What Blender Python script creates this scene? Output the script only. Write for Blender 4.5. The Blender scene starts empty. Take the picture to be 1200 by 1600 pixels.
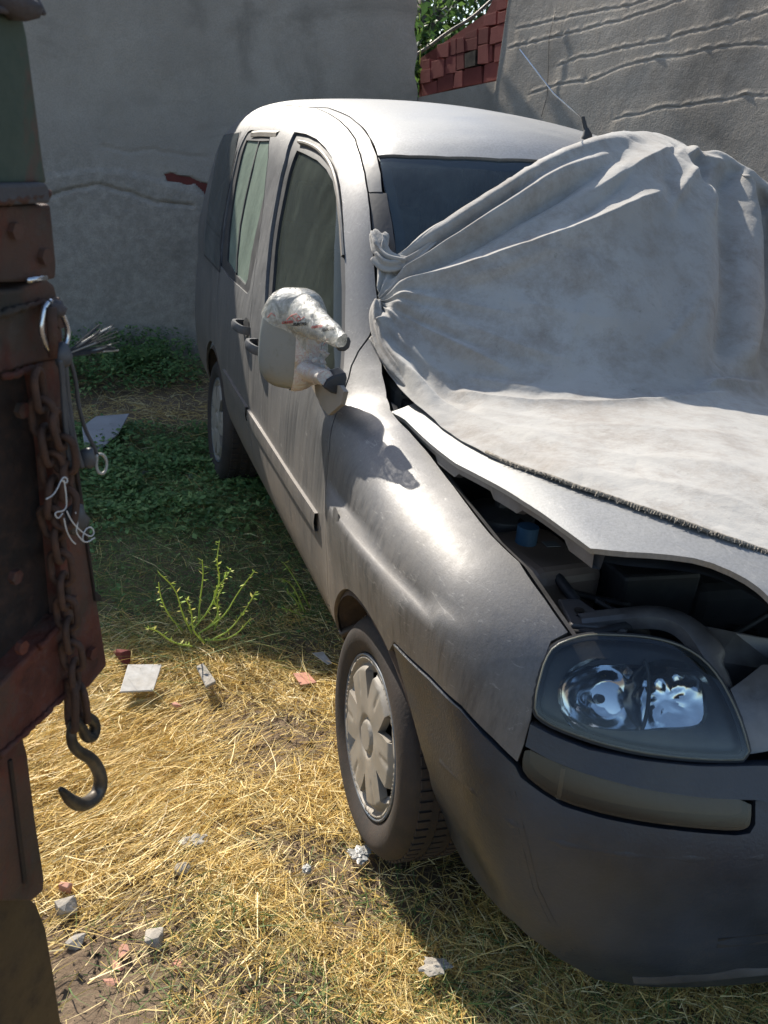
import bpy, bmesh, math, random
import numpy as np
from mathutils import Vector, Matrix, noise as mnoise
from mathutils.geometry import delaunay_2d_cdt
random.seed(7); RNG = np.random.default_rng(7)
R_ = math.radians
scene = bpy.context.scene
COL = scene.collection

# ------------------------------------------------------------------ camera
CAM = np.array([-1.512, -1.811, 1.695]); YAW, PITCH, ROLL, FPX = .353, .387, .114, 1448.
_cy, _sy, _cp, _sp = math.cos(YAW), math.sin(YAW), math.cos(PITCH), math.sin(PITCH)
_f = np.array([_sy*_cp, _cy*_cp, -_sp]); _r = np.array([_cy, -_sy, 0.]); _u = np.cross(_r, _f)
_a, _b = math.cos(ROLL), math.sin(ROLL)
CR, CU = _a*_r+_b*_u, -_b*_r+_a*_u
CM = np.array([CR, CU, _f])
cam_data = bpy.data.cameras.new('camera'); cam = bpy.data.objects.new('camera', cam_data); COL.objects.link(cam)
cam.matrix_world = Matrix(((CR[0], CU[0], -_f[0], CAM[0]), (CR[1], CU[1], -_f[1], CAM[1]), (CR[2], CU[2], -_f[2], CAM[2]), (0, 0, 0, 1)))
cam_data.sensor_fit = 'VERTICAL'; cam_data.sensor_height = 36; cam_data.lens = 36*FPX/1600
cam_data.clip_start = .05; cam_data.clip_end = 400
cam_data.dof.use_dof = True; cam_data.dof.focus_distance = 2.6; cam_data.dof.aperture_fstop = 9
scene.camera = cam

# ------------------------------------------------------------------ sky, sun, exposure
SUN = np.array([-.40, 1.25, 1.]); SUN = SUN/np.linalg.norm(SUN)
w = bpy.data.worlds.new('World'); scene.world = w; w.use_nodes = True
nt = w.node_tree; sky = nt.nodes.new('ShaderNodeTexSky'); sky.sky_type = 'NISHITA'; sky.sun_disc = False
sky.sun_elevation = math.asin(SUN[2]); sky.sun_rotation = math.atan2(SUN[0], SUN[1])
bg = nt.nodes['Background']; bg.inputs[1].default_value = .125
nt.links.new(sky.outputs[0], bg.inputs[0])
sun_d = bpy.data.lights.new('sun', 'SUN'); sun_d.energy = 5.0; sun_d.angle = R_(.5); sun_d.color = (1, .93, .82)
sun_o = bpy.data.objects.new('sun', sun_d); COL.objects.link(sun_o)
sun_o.rotation_euler = Vector(SUN).to_track_quat('Z', 'Y').to_euler()
scene.view_settings.view_transform = 'Standard'; scene.view_settings.look = 'None'
scene.view_settings.exposure = 0.92; scene.view_settings.gamma = 1; scene.view_settings.use_curve_mapping = False
scene.cycles.max_bounces = 8; scene.cycles.transparent_max_bounces = 12

# ------------------------------------------------------------------ object helpers
def tag(o, label=None, cat=None, group=None, kind=None):
    if label: o['label'] = label
    if cat: o['category'] = cat
    if group: o['group'] = group
    if kind: o['kind'] = kind
    return o
def empty(name, loc, label=None, cat=None, group=None):
    o = bpy.data.objects.new(name, None); COL.objects.link(o); o.location = tuple(loc); o.empty_display_size = .1
    return tag(o, label, cat, group)
def link(name, me, m, parent=None, smooth=True):
    if m is not None:
        for mm in (m if isinstance(m, (list, tuple)) else [m]): me.materials.append(mm)
    o = bpy.data.objects.new(name, me); COL.objects.link(o)
    if parent is not None:
        o.parent = parent
        # vertices are written in world space; undo the parent's offset
        l = np.zeros(3); p = parent
        while p is not None: l += np.array(p.location); p = p.parent
        o.location = tuple(-l)
    return o
def mesh_np(name, V, faces, smooth=False, normals=None):
    """faces: (n,3) or (n,4) array or list of lists"""
    me = bpy.data.meshes.new(name)
    V = np.asarray(V, np.float32)
    if isinstance(faces, np.ndarray):
        n, k = faces.shape
        me.vertices.add(len(V)); me.vertices.foreach_set('co', V.ravel())
        me.loops.add(n*k); me.loops.foreach_set('vertex_index', faces.astype(np.int32).ravel())
        me.polygons.add(n); me.polygons.foreach_set('loop_start', np.arange(0, n*k, k, dtype=np.int32))
        me.update(calc_edges=True); me.validate()
    else:
        me.from_pydata([tuple(map(float, v)) for v in V], [], faces); me.update()
    if smooth: me.polygons.foreach_set('use_smooth', [True]*len(me.polygons))
    if normals is not None: me.normals_split_custom_set_from_vertices([tuple(map(float, n)) for n in normals])
    return me
def mk(name, V, faces, m, parent=None, smooth=False, ang=None):
    me = mesh_np(name, V, faces, smooth)
    if ang: me.set_sharp_from_angle(angle=R_(ang))
    return link(name, me, m, parent)
class MB:
    """collects shapes into one mesh"""
    def __init__(s): s.V = []; s.F = []
    def add(s, V, F):
        b = len(s.V); s.V += [tuple(map(float, v)) for v in V]; s.F += [[i+b for i in f] for f in F]; return s
    def box(s, c, size, rot=None):
        c = np.array(c); h = np.array(size)/2
        P = np.array([[x, y, z] for x in (-1, 1) for y in (-1, 1) for z in (-1, 1)])*h
        if rot is not None: P = P@np.array(rot).T
        return s.add(P+c, [[0,1,3,2],[4,6,7,5],[0,4,5,1],[2,3,7,6],[0,2,6,4],[1,5,7,3]])
    def tube(s, pts, r, n=8, cap=True):
        pts = [np.array(p, float) for p in pts]; m = len(pts); rr = r if hasattr(r, '__len__') else [r]*m
        V = []; prev = None
        for i, p in enumerate(pts):
            t = pts[min(i+1, m-1)]-pts[max(i-1, 0)]; t /= np.linalg.norm(t)+1e-12
            if prev is None:
                a = np.cross(t, [0, 0, 1.]);
                if np.linalg.norm(a) < .1: a = np.cross(t, [0, 1., 0])
            else: a = prev-t*(prev@t)
            a /= np.linalg.norm(a); b = np.cross(t, a); prev = a
            for k in range(n):
                th = 2*math.pi*k/n; V.append(p+rr[i]*(math.cos(th)*a+math.sin(th)*b))
        F = [[i*n+k, i*n+(k+1) % n, (i+1)*n+(k+1) % n, (i+1)*n+k] for i in range(m-1) for k in range(n)]
        if cap: F += [list(range(n))[::-1], [(m-1)*n+k for k in range(n)]]
        return s.add(V, F)
    def prism(s, poly, nrm, depth):
        """front polygon (3D points) extruded by depth along -nrm"""
        P = np.array(poly, float); n = len(P); Q = P-np.array(nrm)*depth
        F = [list(range(n)), [n+k for k in range(n)][::-1]]+[[k, n+k, n+(k+1) % n, (k+1) % n] for k in range(n)]
        return s.add(np.vstack([P, Q]), F)
    def torus_link(s, c, ax, side, L, Wd, r, n=7, m=20):
        """oval chain link: ax long axis, side short axis"""
        c = np.array(c); ax = np.array(ax); side = np.array(side); P = []
        for k in range(m):
            t = 2*math.pi*k/m; ct, st = math.cos(t), math.sin(t)
            st2 = st*Wd/2; x = ct*Wd/2+(L-Wd)/2*np.sign(ct)*min(1, abs(ct)*3)
            P.append(c+ax*x+side*st2)
        P = np.array(P); nz = np.cross(ax, side); nz = nz/np.linalg.norm(nz); V = []
        for k in range(m):
            t = P[(k+1) % m]-P[k-1]; t /= np.linalg.norm(t); a = np.cross(t, nz)
            for j in range(n):
                th = 2*math.pi*j/n; V.append(P[k]+r*(math.cos(th)*a+math.sin(th)*nz))
        F = [[k*n+j, k*n+(j+1) % n, ((k+1) % m)*n+(j+1) % n, ((k+1) % m)*n+j] for k in range(m) for j in range(n)]
        return s.add(V, F)
    def blob(s, c, size, seed=0, amp=.25, sub=2, rot=None):
        bm = bmesh.new(); bmesh.ops.create_icosphere(bm, subdivisions=sub, radius=1)
        V = []
        for v in bm.verts:
            p = v.co.copy(); k = 1+amp*mnoise.noise(p*1.3+Vector((seed*7.1, seed*3.3, seed)))+amp*.5*mnoise.noise(p*3.1+Vector((seed, seed*2, 5)))
            q = np.array(p)*k*np.array(size)/2
            if rot is not None: q = np.array(rot)@q
            V.append(q+np.array(c))
        F = [[v.index for v in f.verts] for f in bm.faces]; bm.free()
        return s.add(V, F)
    def build(s, name, m, parent=None, smooth=False, ang=None):
        me = bpy.data.meshes.new(name); me.from_pydata(s.V, [], s.F); me.update()
        bm = bmesh.new(); bm.from_mesh(me); bmesh.ops.recalc_face_normals(bm, faces=bm.faces); bm.to_mesh(me); bm.free()
        if smooth: me.polygons.foreach_set('use_smooth', [True]*len(me.polygons))
        if ang: me.set_sharp_from_angle(angle=R_(ang))
        return link(name, me, m, parent)
def chunk(name, c, size, m, seed=0, n=16, parent=None):
    """broken lump: convex hull of points strewn on a box"""
    r = random.Random(seed); bm = bmesh.new()
    for _ in range(n):
        p = np.array([r.uniform(-1, 1) for _ in range(3)]); p /= np.max(np.abs(p))**.8; bm.verts.new(tuple(p*np.array(size)/2))
    bmesh.ops.convex_hull(bm, input=bm.verts); bmesh.ops.delete(bm, geom=[v for v in bm.verts if not v.link_faces], context='VERTS')
    a = r.uniform(0, 3); bmesh.ops.rotate(bm, verts=bm.verts, matrix=Matrix.Rotation(a, 3, 'Z')); bmesh.ops.translate(bm, verts=bm.verts, vec=tuple(c))
    me = bpy.data.meshes.new(name); bm.to_mesh(me); bm.free(); o = link(name, me, m, parent); return bevel(o, min(size)*.06, 2)
def bevel(o, w=.004, seg=2):
    b = o.modifiers.new('bevel', 'BEVEL'); b.width = w; b.segments = seg; b.limit_method = 'ANGLE'; b.angle_limit = R_(35); return o

# ------------------------------------------------------------------ photo pixel -> ray (used to trace outlines onto the real surfaces)
def ray(px, py):
    d = np.array([(px-600)/FPX, -(py-800)/FPX, 1.])@CM; return d/np.linalg.norm(d)
def at(px, py, ax, v):
    d = ray(px, py); i = 'xyz'.index(ax); return CAM+d*((v-CAM[i])/d[i])
def at_plane(px, py, p0, n):
    d = ray(px, py); return CAM+d*(((np.array(p0)-CAM)@np.array(n))/(d@np.array(n)))
def proj(X):
    d = (np.asarray(X)-CAM)@CM.T; return np.stack([600+FPX*d[..., 0]/d[..., 2], 800-FPX*d[..., 1]/d[..., 2]], -1)

# ------------------------------------------------------------------ materials
class NM:
    def __init__(s, name):
        s.m = bpy.data.materials.new(name); s.m.use_nodes = True; s.t = s.m.node_tree; s.N = s.t.nodes; s.L = s.t.links
        s.b = s.N['Principled BSDF']; s.out = s.N['Material Output']
        s.tc = s.N.new('ShaderNodeTexCoord')
    def n(s, t, **kw):
        x = s.N.new(t)
        for k, v in kw.items(): setattr(x, k, v)
        return x
    def l(s, a, b): s.L.new(a, b)
    def vec(s, scale=(1, 1, 1)):
        mp = s.n('ShaderNodeMapping'); mp.inputs['Scale'].default_value = scale; s.l(s.tc.outputs['Object'], mp.inputs[0]); return mp.outputs[0]
    def noise(s, sc, det=6, rough=.6, scale=(1, 1, 1), dist=0):
        x = s.n('ShaderNodeTexNoise'); x.inputs['Scale'].default_value = sc; x.inputs['Detail'].default_value = det
        x.inputs['Roughness'].default_value = rough; x.inputs['Distortion'].default_value = dist; s.l(s.vec(scale), x.inputs['Vector']); return x.outputs[0]
    def voro(s, sc, scale=(1, 1, 1), feature='F1'):
        x = s.n('ShaderNodeTexVoronoi', feature=feature); x.inputs['Scale'].default_value = sc; s.l(s.vec(scale), x.inputs['Vector']); return x.outputs[0]
    def ramp(s, fac, stops):
        x = s.n('ShaderNodeValToRGB'); e = x.color_ramp.elements
        while len(e) > len(stops): e.remove(e[-1])
        while len(e) < len(stops): e.new(.5)
        for el, (p, c) in zip(e, stops):
            el.position = p; el.color = (c, c, c, 1) if not hasattr(c, '__len__') else tuple(c)+(1,)
        s.l(fac, x.inputs[0]); return x.outputs[0]
    def mix(s, fac, a, b, mode='MIX'):
        x = s.n('ShaderNodeMix', data_type='RGBA', blend_type=mode)
        for v, i in ((fac, 0), (a, 6), (b, 7)):
            if hasattr(v, 'links'): s.l(v, x.inputs[i])
            elif i == 0: x.inputs[0].default_value = v
            else: x.inputs[i].default_value = tuple(v)+(1,)
        return x.outputs[2]
    def math(s, op, a, b=None):
        x = s.n('ShaderNodeMath', operation=op)
        for v, i in ((a, 0), (b, 1)):
            if v is None: continue
            if hasattr(v, 'links'): s.l(v, x.inputs[i])
            else: x.inputs[i].default_value = v
        return x.outputs[0]
    def set(s, **kw):
        for k, v in kw.items():
            k = {'base': 'Base Color', 'rough': 'Roughness', 'metal': 'Metallic', 'ior': 'IOR', 'coat': 'Coat Weight', 'trans': 'Transmission Weight',
                 'sheen': 'Sheen Weight', 'alpha': 'Alpha', 'spec': 'Specular IOR Level', 'sub': 'Subsurface Weight', 'coatr': 'Coat Roughness'}[k]
            i = s.b.inputs[k]
            if hasattr(v, 'links'): s.l(v, i)
            elif hasattr(v, '__len__'): i.default_value = tuple(v)+(1,)
            else: i.default_value = v
        return s
    def bump(s, h, dist=.002, strength=1.):
        x = s.n('ShaderNodeBump'); x.inputs['Distance'].default_value = dist; x.inputs['Strength'].default_value = strength
        s.l(h, x.inputs['Height']); s.l(x.outputs[0], s.b.inputs['Normal']); return x.outputs[0]
def simple(name, base, rough=.6, metal=0., var=.25, sc=12, dust=0., bump=.0008, dustcol=(.36, .30, .22), bsc=60):
    m = NM(name); n1 = m.noise(sc); b2 = [min(1, c*(1+var)) for c in base]; b1 = [c*(1-var) for c in base]
    c = m.ramp(n1, [(.3, b1), (.7, b2)])
    if dust > 0:
        d = m.ramp(m.noise(sc*.4, 8, .7), [(.35, 0), (.75, dust)]); c = m.mix(d, c, dustcol)
        m.set(metal=m.math('MULTIPLY', m.math('SUBTRACT', 1., d), metal))
    else: m.set(metal=metal)
    m.set(base=c, rough=m.ramp(n1, [(.3, max(0, rough-.08)), (.7, min(1, rough+.1))]))
    if bump: m.bump(m.noise(bsc, 4), bump)
    return m.m
# silver paint: worn metallic under dried dust, rain streaks and fine scratches
def make_paint(name, dustlo=.05, dusthi=.75, tint=(.165, .165, .17), zlo=True, top=False):
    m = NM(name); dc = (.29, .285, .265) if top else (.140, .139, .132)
    big = m.noise(2.2, 6, .65)
    streak = m.noise(30, 7, .7, (1.6, 1.6, .07)) if not top else m.noise(7, 7, .7)
    fine = m.noise(150, 4, .7, (1, 1, .12))
    geo = m.n('ShaderNodeNewGeometry'); sep = m.n('ShaderNodeSeparateXYZ'); m.l(geo.outputs['Position'], sep.inputs[0])
    low = m.n('ShaderNodeMapRange'); m.l(sep.outputs[2], low.inputs[0]); low.inputs[1].default_value = 1.05; low.inputs[2].default_value = .35; low.inputs[3].default_value = 0; low.inputs[4].default_value = 1
    f = m.math('ADD', m.math('MULTIPLY', streak, .35), m.math('MULTIPLY', big, .65))
    f = m.math('ADD', f, m.math('MULTIPLY', low.outputs[0], .20))
    d = m.ramp(f, [(.40, dustlo), (.72, dusthi)])
    base = m.mix(m.ramp(fine, [(.38, 0), (.66, .8)]), tint, [c*.62 for c in tint])
    lowcol = m.mix(low.outputs[0], dc, (.16, .12, .085))
    c = m.mix(d, base, lowcol)
    c = m.mix(m.ramp(m.noise(70, 8, .8), [(.55, 0), (.75, .3)]), c, [x*.6 for x in dc])
    sn = m.n('ShaderNodeSeparateXYZ'); m.l(geo.outputs['Normal'], sn.inputs[0]); vf = m.ramp(sn.outputs[2], [(.12, .8), (.45, .12)])
    if not top: c = m.mix(vf, c, m.mix(1., c, m.ramp(streak, [(.38, .66), (.5, .97), (.62, 1.)]), 'MULTIPLY')); c = m.mix(m.math('MULTIPLY', m.ramp(streak, [(.60, 0), (.70, .45)]), vf), c, (.27, .26, .23))
    # pale scratches
    sc = m.ramp(m.noise(38, 8, .75, (1, .35, 1.6), 1.2), [(.60, 0), (.66, .7)])
    c = m.mix(m.math('MULTIPLY', sc, .5), c, (.45, .43, .40))
    m.set(base=c, metal=m.math('SUBTRACT', .80, m.math('MULTIPLY', d, .75)), rough=m.math('ADD', .44, m.math('MULTIPLY', d, .26)), coat=.06, coatr=.35)
    m.bump(m.noise(240, 5, .7), .0005)
    return m.m
M = {}
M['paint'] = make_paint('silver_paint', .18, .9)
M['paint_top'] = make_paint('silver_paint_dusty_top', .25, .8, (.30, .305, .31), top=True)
M['plastic'] = simple('weathered_bumper_plastic', (.014, .021, .034), .42, 0, .4, 7, .6, .0010, (.055, .059, .064), 150)
M['trim'] = simple('black_trim', (.014, .015, .018), .6, 0, .3, 20, .10, .0003, (.25, .23, .2))
M['trim_grey'] = simple('faded_black_rail', (.05, .053, .06), .55, 0, .2, 20, .25, .0003, (.24, .235, .23))
M['rubber'] = simple('tyre_rubber', (.014, .012, .011), .8, 0, .3, 14, .6, .001, (.060, .038, .026), 120)
M['liner'] = simple('wheel_arch_liner', (.028, .02, .016), .9, 0, .3, 20, .8, .001, (.13, .085, .055))
M['dark'] = simple('dark_underbody', (.026, .025, .025), .8, 0, .4, 10, .4, .001, (.08, .07, .06))
M['bay'] = simple('engine_bay_metal', (.13, .13, .135), .45, .5, .4, 14, .5, .0008, (.17, .145, .12))
M['hub'] = simple('hubcap_plastic', (.205, .19, .165), .58, .05, .15, 16, .6, .0003, (.27, .22, .165))
M['bluerim'] = simple('blue_hubcap_edge', (.03, .06, .10), .5, 0, .3, 30, .5)
M['chrome'] = simple('reflector_chrome', (.75, .77, .80), .12, 1, .05, 20, .0, 0)
M['lampdark'] = simple('lamp_housing_inside', (.012, .015, .020), .35, .3, .2, 10, .2)
M['amber'] = simple('indicator_inside', (.035, .024, .013), .4, .2, .4, 10, .5, .001, (.07, .048, .026))
M['interior'] = simple('cabin_interior', (.045, .05, .055), .8, 0, .3, 10, .3)
M['seat'] = simple('seat_fabric', (.06, .065, .08), .9, 0, .3, 30, .2)
def glass(name, tint, body, dustamt, dcol=(.30, .30, .25), streak=True, rough=.04, lo=.35, hi=.75):
    """tinted pane carrying a film of dust"""
    m = NM(name); m.N.remove(m.b)
    tr = m.n('ShaderNodeBsdfTransparent'); tr.inputs[0].default_value = tuple(tint)+(1,)
    gl = m.n('ShaderNodeBsdfGlossy'); gl.inputs['Roughness'].default_value = rough; gl.inputs[0].default_value = (.9, .95, 1, 1)
    fr = m.n('ShaderNodeFresnel'); fr.inputs[0].default_value = 1.5
    mx = m.n('ShaderNodeMixShader'); m.l(fr.outputs[0], mx.inputs[0]); m.l(tr.outputs[0], mx.inputs[1]); m.l(gl.outputs[0], mx.inputs[2])
    df = m.n('ShaderNodeBsdfDiffuse')
    c = m.ramp(m.noise(8, 8, .65), [(.3, [x*.75 for x in dcol]), (.7, dcol)]); m.l(c, df.inputs[0])
    a = m.noise(7 if streak else 3, 8, .7, (1.5, 1.5, .35) if streak else (1, 1, 1)); b = m.noise(60, 6, .7)
    f = m.math('ADD', m.math('MULTIPLY', a, .75), m.math('MULTIPLY', b, .25))
    fac = m.ramp(f, [(lo, body), (hi, min(1, body+dustamt))])
    sp = m.ramp(m.noise(34, 7, .8, (1, 1, .8), .6), [(.70, 0), (.74, .6)])
    fac = m.math('MAXIMUM', fac, sp)
    m2 = m.n('ShaderNodeMixShader'); m.l(fac, m2.inputs[0]); m.l(mx.outputs[0], m2.inputs[1]); m.l(df.outputs[0], m2.inputs[2])
    m.l(m2.outputs[0], m.out.inputs[0]); return m.m
M['glass_side'] = glass('dusty_side_glass', (.22, .27, .24), .24, .42, (.085, .098, .082))
M['glass_slide'] = glass('pale_dusty_glass', (.22, .30, .25), .50, .45, (.23, .28, .23))
M['glass_rear'] = glass('dark_quarter_glass', (.10, .11, .12), .22, .3, (.14, .15, .15))
M['glass_ws'] = glass('windscreen_glass', (.50, .66, .70), .08, .22, (.20, .25, .26), False)
M['lens'] = glass('scratched_lamp_lens', (.78, .82, .82), .0, .09, (.32, .30, .22), False, .03, .45, .8)
M['lens_rim'] = simple('yellowed_lens_rim', (.10, .10, .075), .35, 0, .3, 12, .3)
M['lens2'] = glass('dirty_indicator_lens', (.62, .52, .40), .02, .25, (.11, .07, .035), False, .2)
def make_cloth():
    m = NM('faded_cover_cloth')
    big = m.noise(1.7, 7, .6); st = m.noise(6, 9, .8, (1, 1, 1), .15); sp = m.noise(17, 9, .85, (1, 1, 1), .5)
    c = m.ramp(big, [(.3, (.235, .224, .206)), (.55, (.315, .302, .278)), (.75, (.365, .352, .325))])
    c = m.mix(m.ramp(st, [(.46, 0), (.66, .7)]), c, (.17, .14, .112))
    c = m.mix(m.ramp(sp, [(.60, 0), (.70, .7)]), c, (.085, .078, .07))
    m.set(base=c, rough=.86, spec=.25, sheen=.25)
    a = m.noise(420, 2, .5, (1, 1, 1)); b = m.noise(30, 6, .6)
    m.bump(m.math('ADD', m.math('MULTIPLY', a, .15), b), .004, .8)
    return m.m
M['cloth'] = make_cloth()
M['hem'] = simple('frayed_hem', (.20, .18, .15), .95, 0, .6, 90, .0, .003, bsc=200)
def make_wall(name, c1, c2, c3, lowz=1.3, rough_amt=.008):
    m = NM(name); a = m.noise(1.3, 9, .65); b = m.noise(9, 8, .7); s = m.noise(120, 3, .6)
    geo = m.n('ShaderNodeNewGeometry'); sep = m.n('ShaderNodeSeparateXYZ'); m.l(geo.outputs['Position'], sep.inputs[0])
    c = m.ramp(a, [(.3, c1), (.6, c2)]); c = m.mix(m.ramp(b, [(.45, 0), (.7, .6)]), c, c3)
    mr = m.n('ShaderNodeMapRange'); m.l(m.math('ADD', sep.outputs[2], m.math('MULTIPLY', a, .5)), mr.inputs[0]); mr.inputs[1].default_value = lowz+.32; mr.inputs[2].default_value = lowz+.12
    rough = m.mix(m.ramp(m.noise(16, 8, .75), [(.42, 0), (.62, .85)]), c1, [min(1, x*1.35) for x in c2])
    c = m.mix(m.math('MULTIPLY', mr.outputs[0], .5), c, rough)
    dk = m.ramp(m.noise(.9, 6, .6, (1, 1, 1.6), 1.), [(.54, 0), (.68, .55)]); c = m.mix(dk, c, [x*.55 for x in c1])
    c = m.mix(m.ramp(s, [(.35, .25), (.6, 0)]), c, [x*.5 for x in c1])
    m.set(base=c, rough=.93, spec=.2)
    h = m.math('ADD', m.math('MULTIPLY', b, .8), m.math('MULTIPLY', s, .25))
    h = m.math('ADD', h, m.math('MULTIPLY', m.math('MULTIPLY', m.noise(26, 8, .75), mr.outputs[0]), 1.2))
    m.bump(h, rough_amt); return m.m
M['wall'] = make_wall('lime_render', (.27, .245, .212), (.38, .345, .30), (.32, .285, .24))
M['wall2'] = make_wall('board_marked_concrete', (.24, .215, .185), (.36, .325, .28), (.29, .25, .205), -3, .016)
def make_soil():
    m = NM('soil'); a = m.noise(2.5, 8, .7); b = m.noise(40, 8, .75); g = m.voro(60)
    c = m.ramp(a, [(.3, (.13, .092, .062)), (.7, (.23, .17, .115))]); c = m.mix(m.ramp(b, [(.5, 0), (.75, .6)]), c, (.34, .26, .18))
    m.set(base=c, rough=.95, spec=.1); m.bump(m.math('ADD', b, m.math('MULTIPLY', g, .3)), .012); return m.m
M['soil'] = make_soil()
def blade_mat(name, stops, trans=.25, rough=.6, sc=3.):
    m = NM(name); geo = m.n('ShaderNodeNewGeometry')
    r = geo.outputs['Random Per Island']
    v = m.math('ADD', m.math('MULTIPLY', r, .7), m.math('MULTIPLY', m.noise(sc, 4), .3))
    c = m.ramp(v, stops); m.set(base=c, rough=rough, spec=.3)
    tl = m.n('ShaderNodeBsdfTranslucent'); m.l(c, tl.inputs[0]); mx = m.n('ShaderNodeMixShader'); mx.inputs[0].default_value = trans
    m.l(m.b.outputs[0], mx.inputs[1]); m.l(tl.outputs[0], mx.inputs[2]); m.l(mx.outputs[0], m.out.inputs[0]); return m.m
M['straw'] = blade_mat('dry_straw', [(.10, (.30, .19, .06)), (.28, (.56, .38, .11)), (.5, (.74, .54, .18)), (.85, (.82, .71, .40))], .25, .45)
M['grass'] = blade_mat('green_grass', [(.15, (.06, .12, .04)), (.5, (.14, .22, .065)), (.75, (.26, .31, .10)), (.9, (.42, .36, .16))], .3)
M['leaf'] = blade_mat('weed_leaf', [(.15, (.07, .14, .05)), (.5, (.13, .24, .075)), (.85, (.24, .33, .11))], .3)
M['tree_leaf'] = blade_mat('tree_leaf', [(.15, (.02, .05, .018)), (.5, (.04, .09, .025)), (.85, (.12, .20, .045))], .4, .35)
M['weed'] = blade_mat('weed_stem', [(.2, (.30, .44, .08)), (.6, (.46, .56, .13)), (.9, (.62, .55, .18))], .3)
def make_rust(name, a, b, c3, sc=6, green=0., bumpd=.003):
    m = NM(name); n1 = m.noise(sc, 9, .7); n2 = m.noise(sc*4, 8, .75); c = m.ramp(n1, [(.35, a), (.65, b)])
    c = m.mix(m.ramp(n2, [(.5, 0), (.68, .7)]), c, c3)
    if green: c = m.mix(m.ramp(m.noise(7, 8, .7, (1, 1, .5)), [(.46, 0), (.54, green)]), c, (.055, .08, .06))
    m.set(base=c, rough=m.ramp(n2, [(.3, .5), (.7, .9)]), metal=.15, spec=.3); m.bump(n2, bumpd); return m.m
M['rust'] = make_rust('rusty_plate', (.045, .020, .016), (.17, .048, .028), (.09, .068, .06), 11, .35, .006)
M['rust_green'] = make_rust('rust_with_green_paint', (.07, .045, .038), (.13, .07, .05), (.05, .045, .042), 5, .9)
M['rust_dark'] = make_rust('dark_rust', (.018, .016, .015), (.04, .024, .019), (.07, .04, .028), 12)
M['rust_ledge'] = make_rust('worn_ledge', (.075, .072, .075), (.07, .045, .038), (.13, .13, .135), 9)
M['flap'] = make_rust('mud_flap_rubber', (.05, .034, .02), (.075, .052, .03), (.035, .025, .018), 3, 0, .0015)
M['chain'] = make_rust('rusty_chain', (.05, .03, .022), (.11, .055, .035), (.03, .022, .02), 40, 0, .002)
M['iron'] = simple('dark_iron', (.03, .027, .026), .5, .6, .4, 30, .3, .001)
M['zinc'] = simple('bright_wire', (.55, .57, .60), .25, 1, .1, 20, .1)
M['cable_dark'] = simple('frayed_cable', (.02, .022, .026), .9, 0, .3, 20, .0)
M['cable'] = simple('black_cable', (.03, .035, .045), .5, 0, .3, 20, .2)
M['string'] = simple('white_string', (.55, .53, .5), .9, 0, .2, 50)
def make_brick(name, k=1.):
    m = NM(name); a = m.noise(8, 8, .7); c = m.ramp(a, [(.3, (.15*k, .042*k, .038*k)), (.7, (.21*k, .065*k, .055*k))])
    c = m.mix(m.ramp(m.noise(30, 6, .8), [(.6, 0), (.75, .3)]), c, (.22, .14, .12)); m.set(base=c, rough=.9, spec=.2); m.bump(m.noise(80, 5), .002); return m.m
M['brick'] = make_brick('red_clay_brick'); M['brick_b'] = make_brick('dark_red_clay_brick', .72)
M['brick_pale'] = simple('pale_brick_chip', (.42, .20, .14), .9, 0, .2, 20, .2)
M['stone'] = simple('pale_stone', (.27, .25, .22), .95, 0, .4, 40, .5, .003)
M['paper'] = simple('white_card', (.40, .39, .37), .85, 0, .25, 40, .6)
M['board'] = simple('grey_board', (.30, .29, .29), .8, 0, .15, 10, .2)
M['foil'] = simple('crumpled_film', (.25, .26, .26), .4, 0, .4, 50, .6, .003)
M['bark'] = simple('bark', (.10, .085, .07), .9, 0, .4, 20, 0, .004)
def make_shell():
    m = NM('weathered_mirror_shell'); geo = m.n('ShaderNodeNewGeometry'); sep = m.n('ShaderNodeSeparateXYZ'); m.l(geo.outputs['Position'], sep.inputs[0]); n = m.noise(9, 8, .7)
    mr = m.n('ShaderNodeMapRange'); m.l(m.math('ADD', sep.outputs[2], m.math('MULTIPLY', n, .16)), mr.inputs[0]); mr.inputs[1].default_value = 1.15; mr.inputs[2].default_value = 1.04
    c = m.mix(mr.outputs[0], (.20, .215, .21), (.20, .135, .06)); c = m.mix(m.ramp(m.noise(30, 7, .8), [(.55, 0), (.72, .5)]), c, (.10, .09, .07)); m.set(base=c, rough=.38, metal=.15); m.bump(m.noise(90, 5), .0005); return m.m
M['mirror_shell'] = make_shell()
def make_tape():
    m = NM('creased_wrapping_tape'); n = m.noise(30, 8, .7, (1, 1, 1), 2.5)
    c = m.ramp(m.noise(9, 5), [(.35, (.40, .39, .36)), (.65, (.52, .50, .46))]); c = m.mix(m.ramp(n, [(.47, 0), (.5, .75), (.53, 0)]), c, (.35, .09, .06))
    c = m.mix(m.ramp(m.noise(20, 6, .7, (1, 1, 1), 2), [(.58, 0), (.62, .6)]), c, (.42, .30, .14))
    m.set(base=c, rough=.35); m.bump(m.noise(60, 8, .75, (1, 1, 1), 1.5), .004); return m.m
M['tape'] = make_tape()
def make_film():
    m = NM('clear_wrapping_film'); n = m.noise(26, 7, .7, (1, 1, 1), 1.5)
    c = m.ramp(n, [(.35, (.33, .32, .27)), (.7, (.44, .43, .38))]); m.set(base=c, rough=.22, coat=.4); m.bump(m.noise(22, 8, .7, (1, 1, 1), 2), .005)
    al = m.ramp(n, [(.3, .35), (.6, .95)]); m.set(alpha=al); return m.m
M['film'] = make_film()
M['red_ink'] = simple('red_ink', (.45, .06, .05), .6); M['black_ink'] = simple('black_ink', (.02, .02, .02), .6)
M['reservoir'] = simple('reservoir_plastic', (.24, .17, .13), .4, 0, .3, 8, .5, .0005, (.25, .20, .15))
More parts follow.
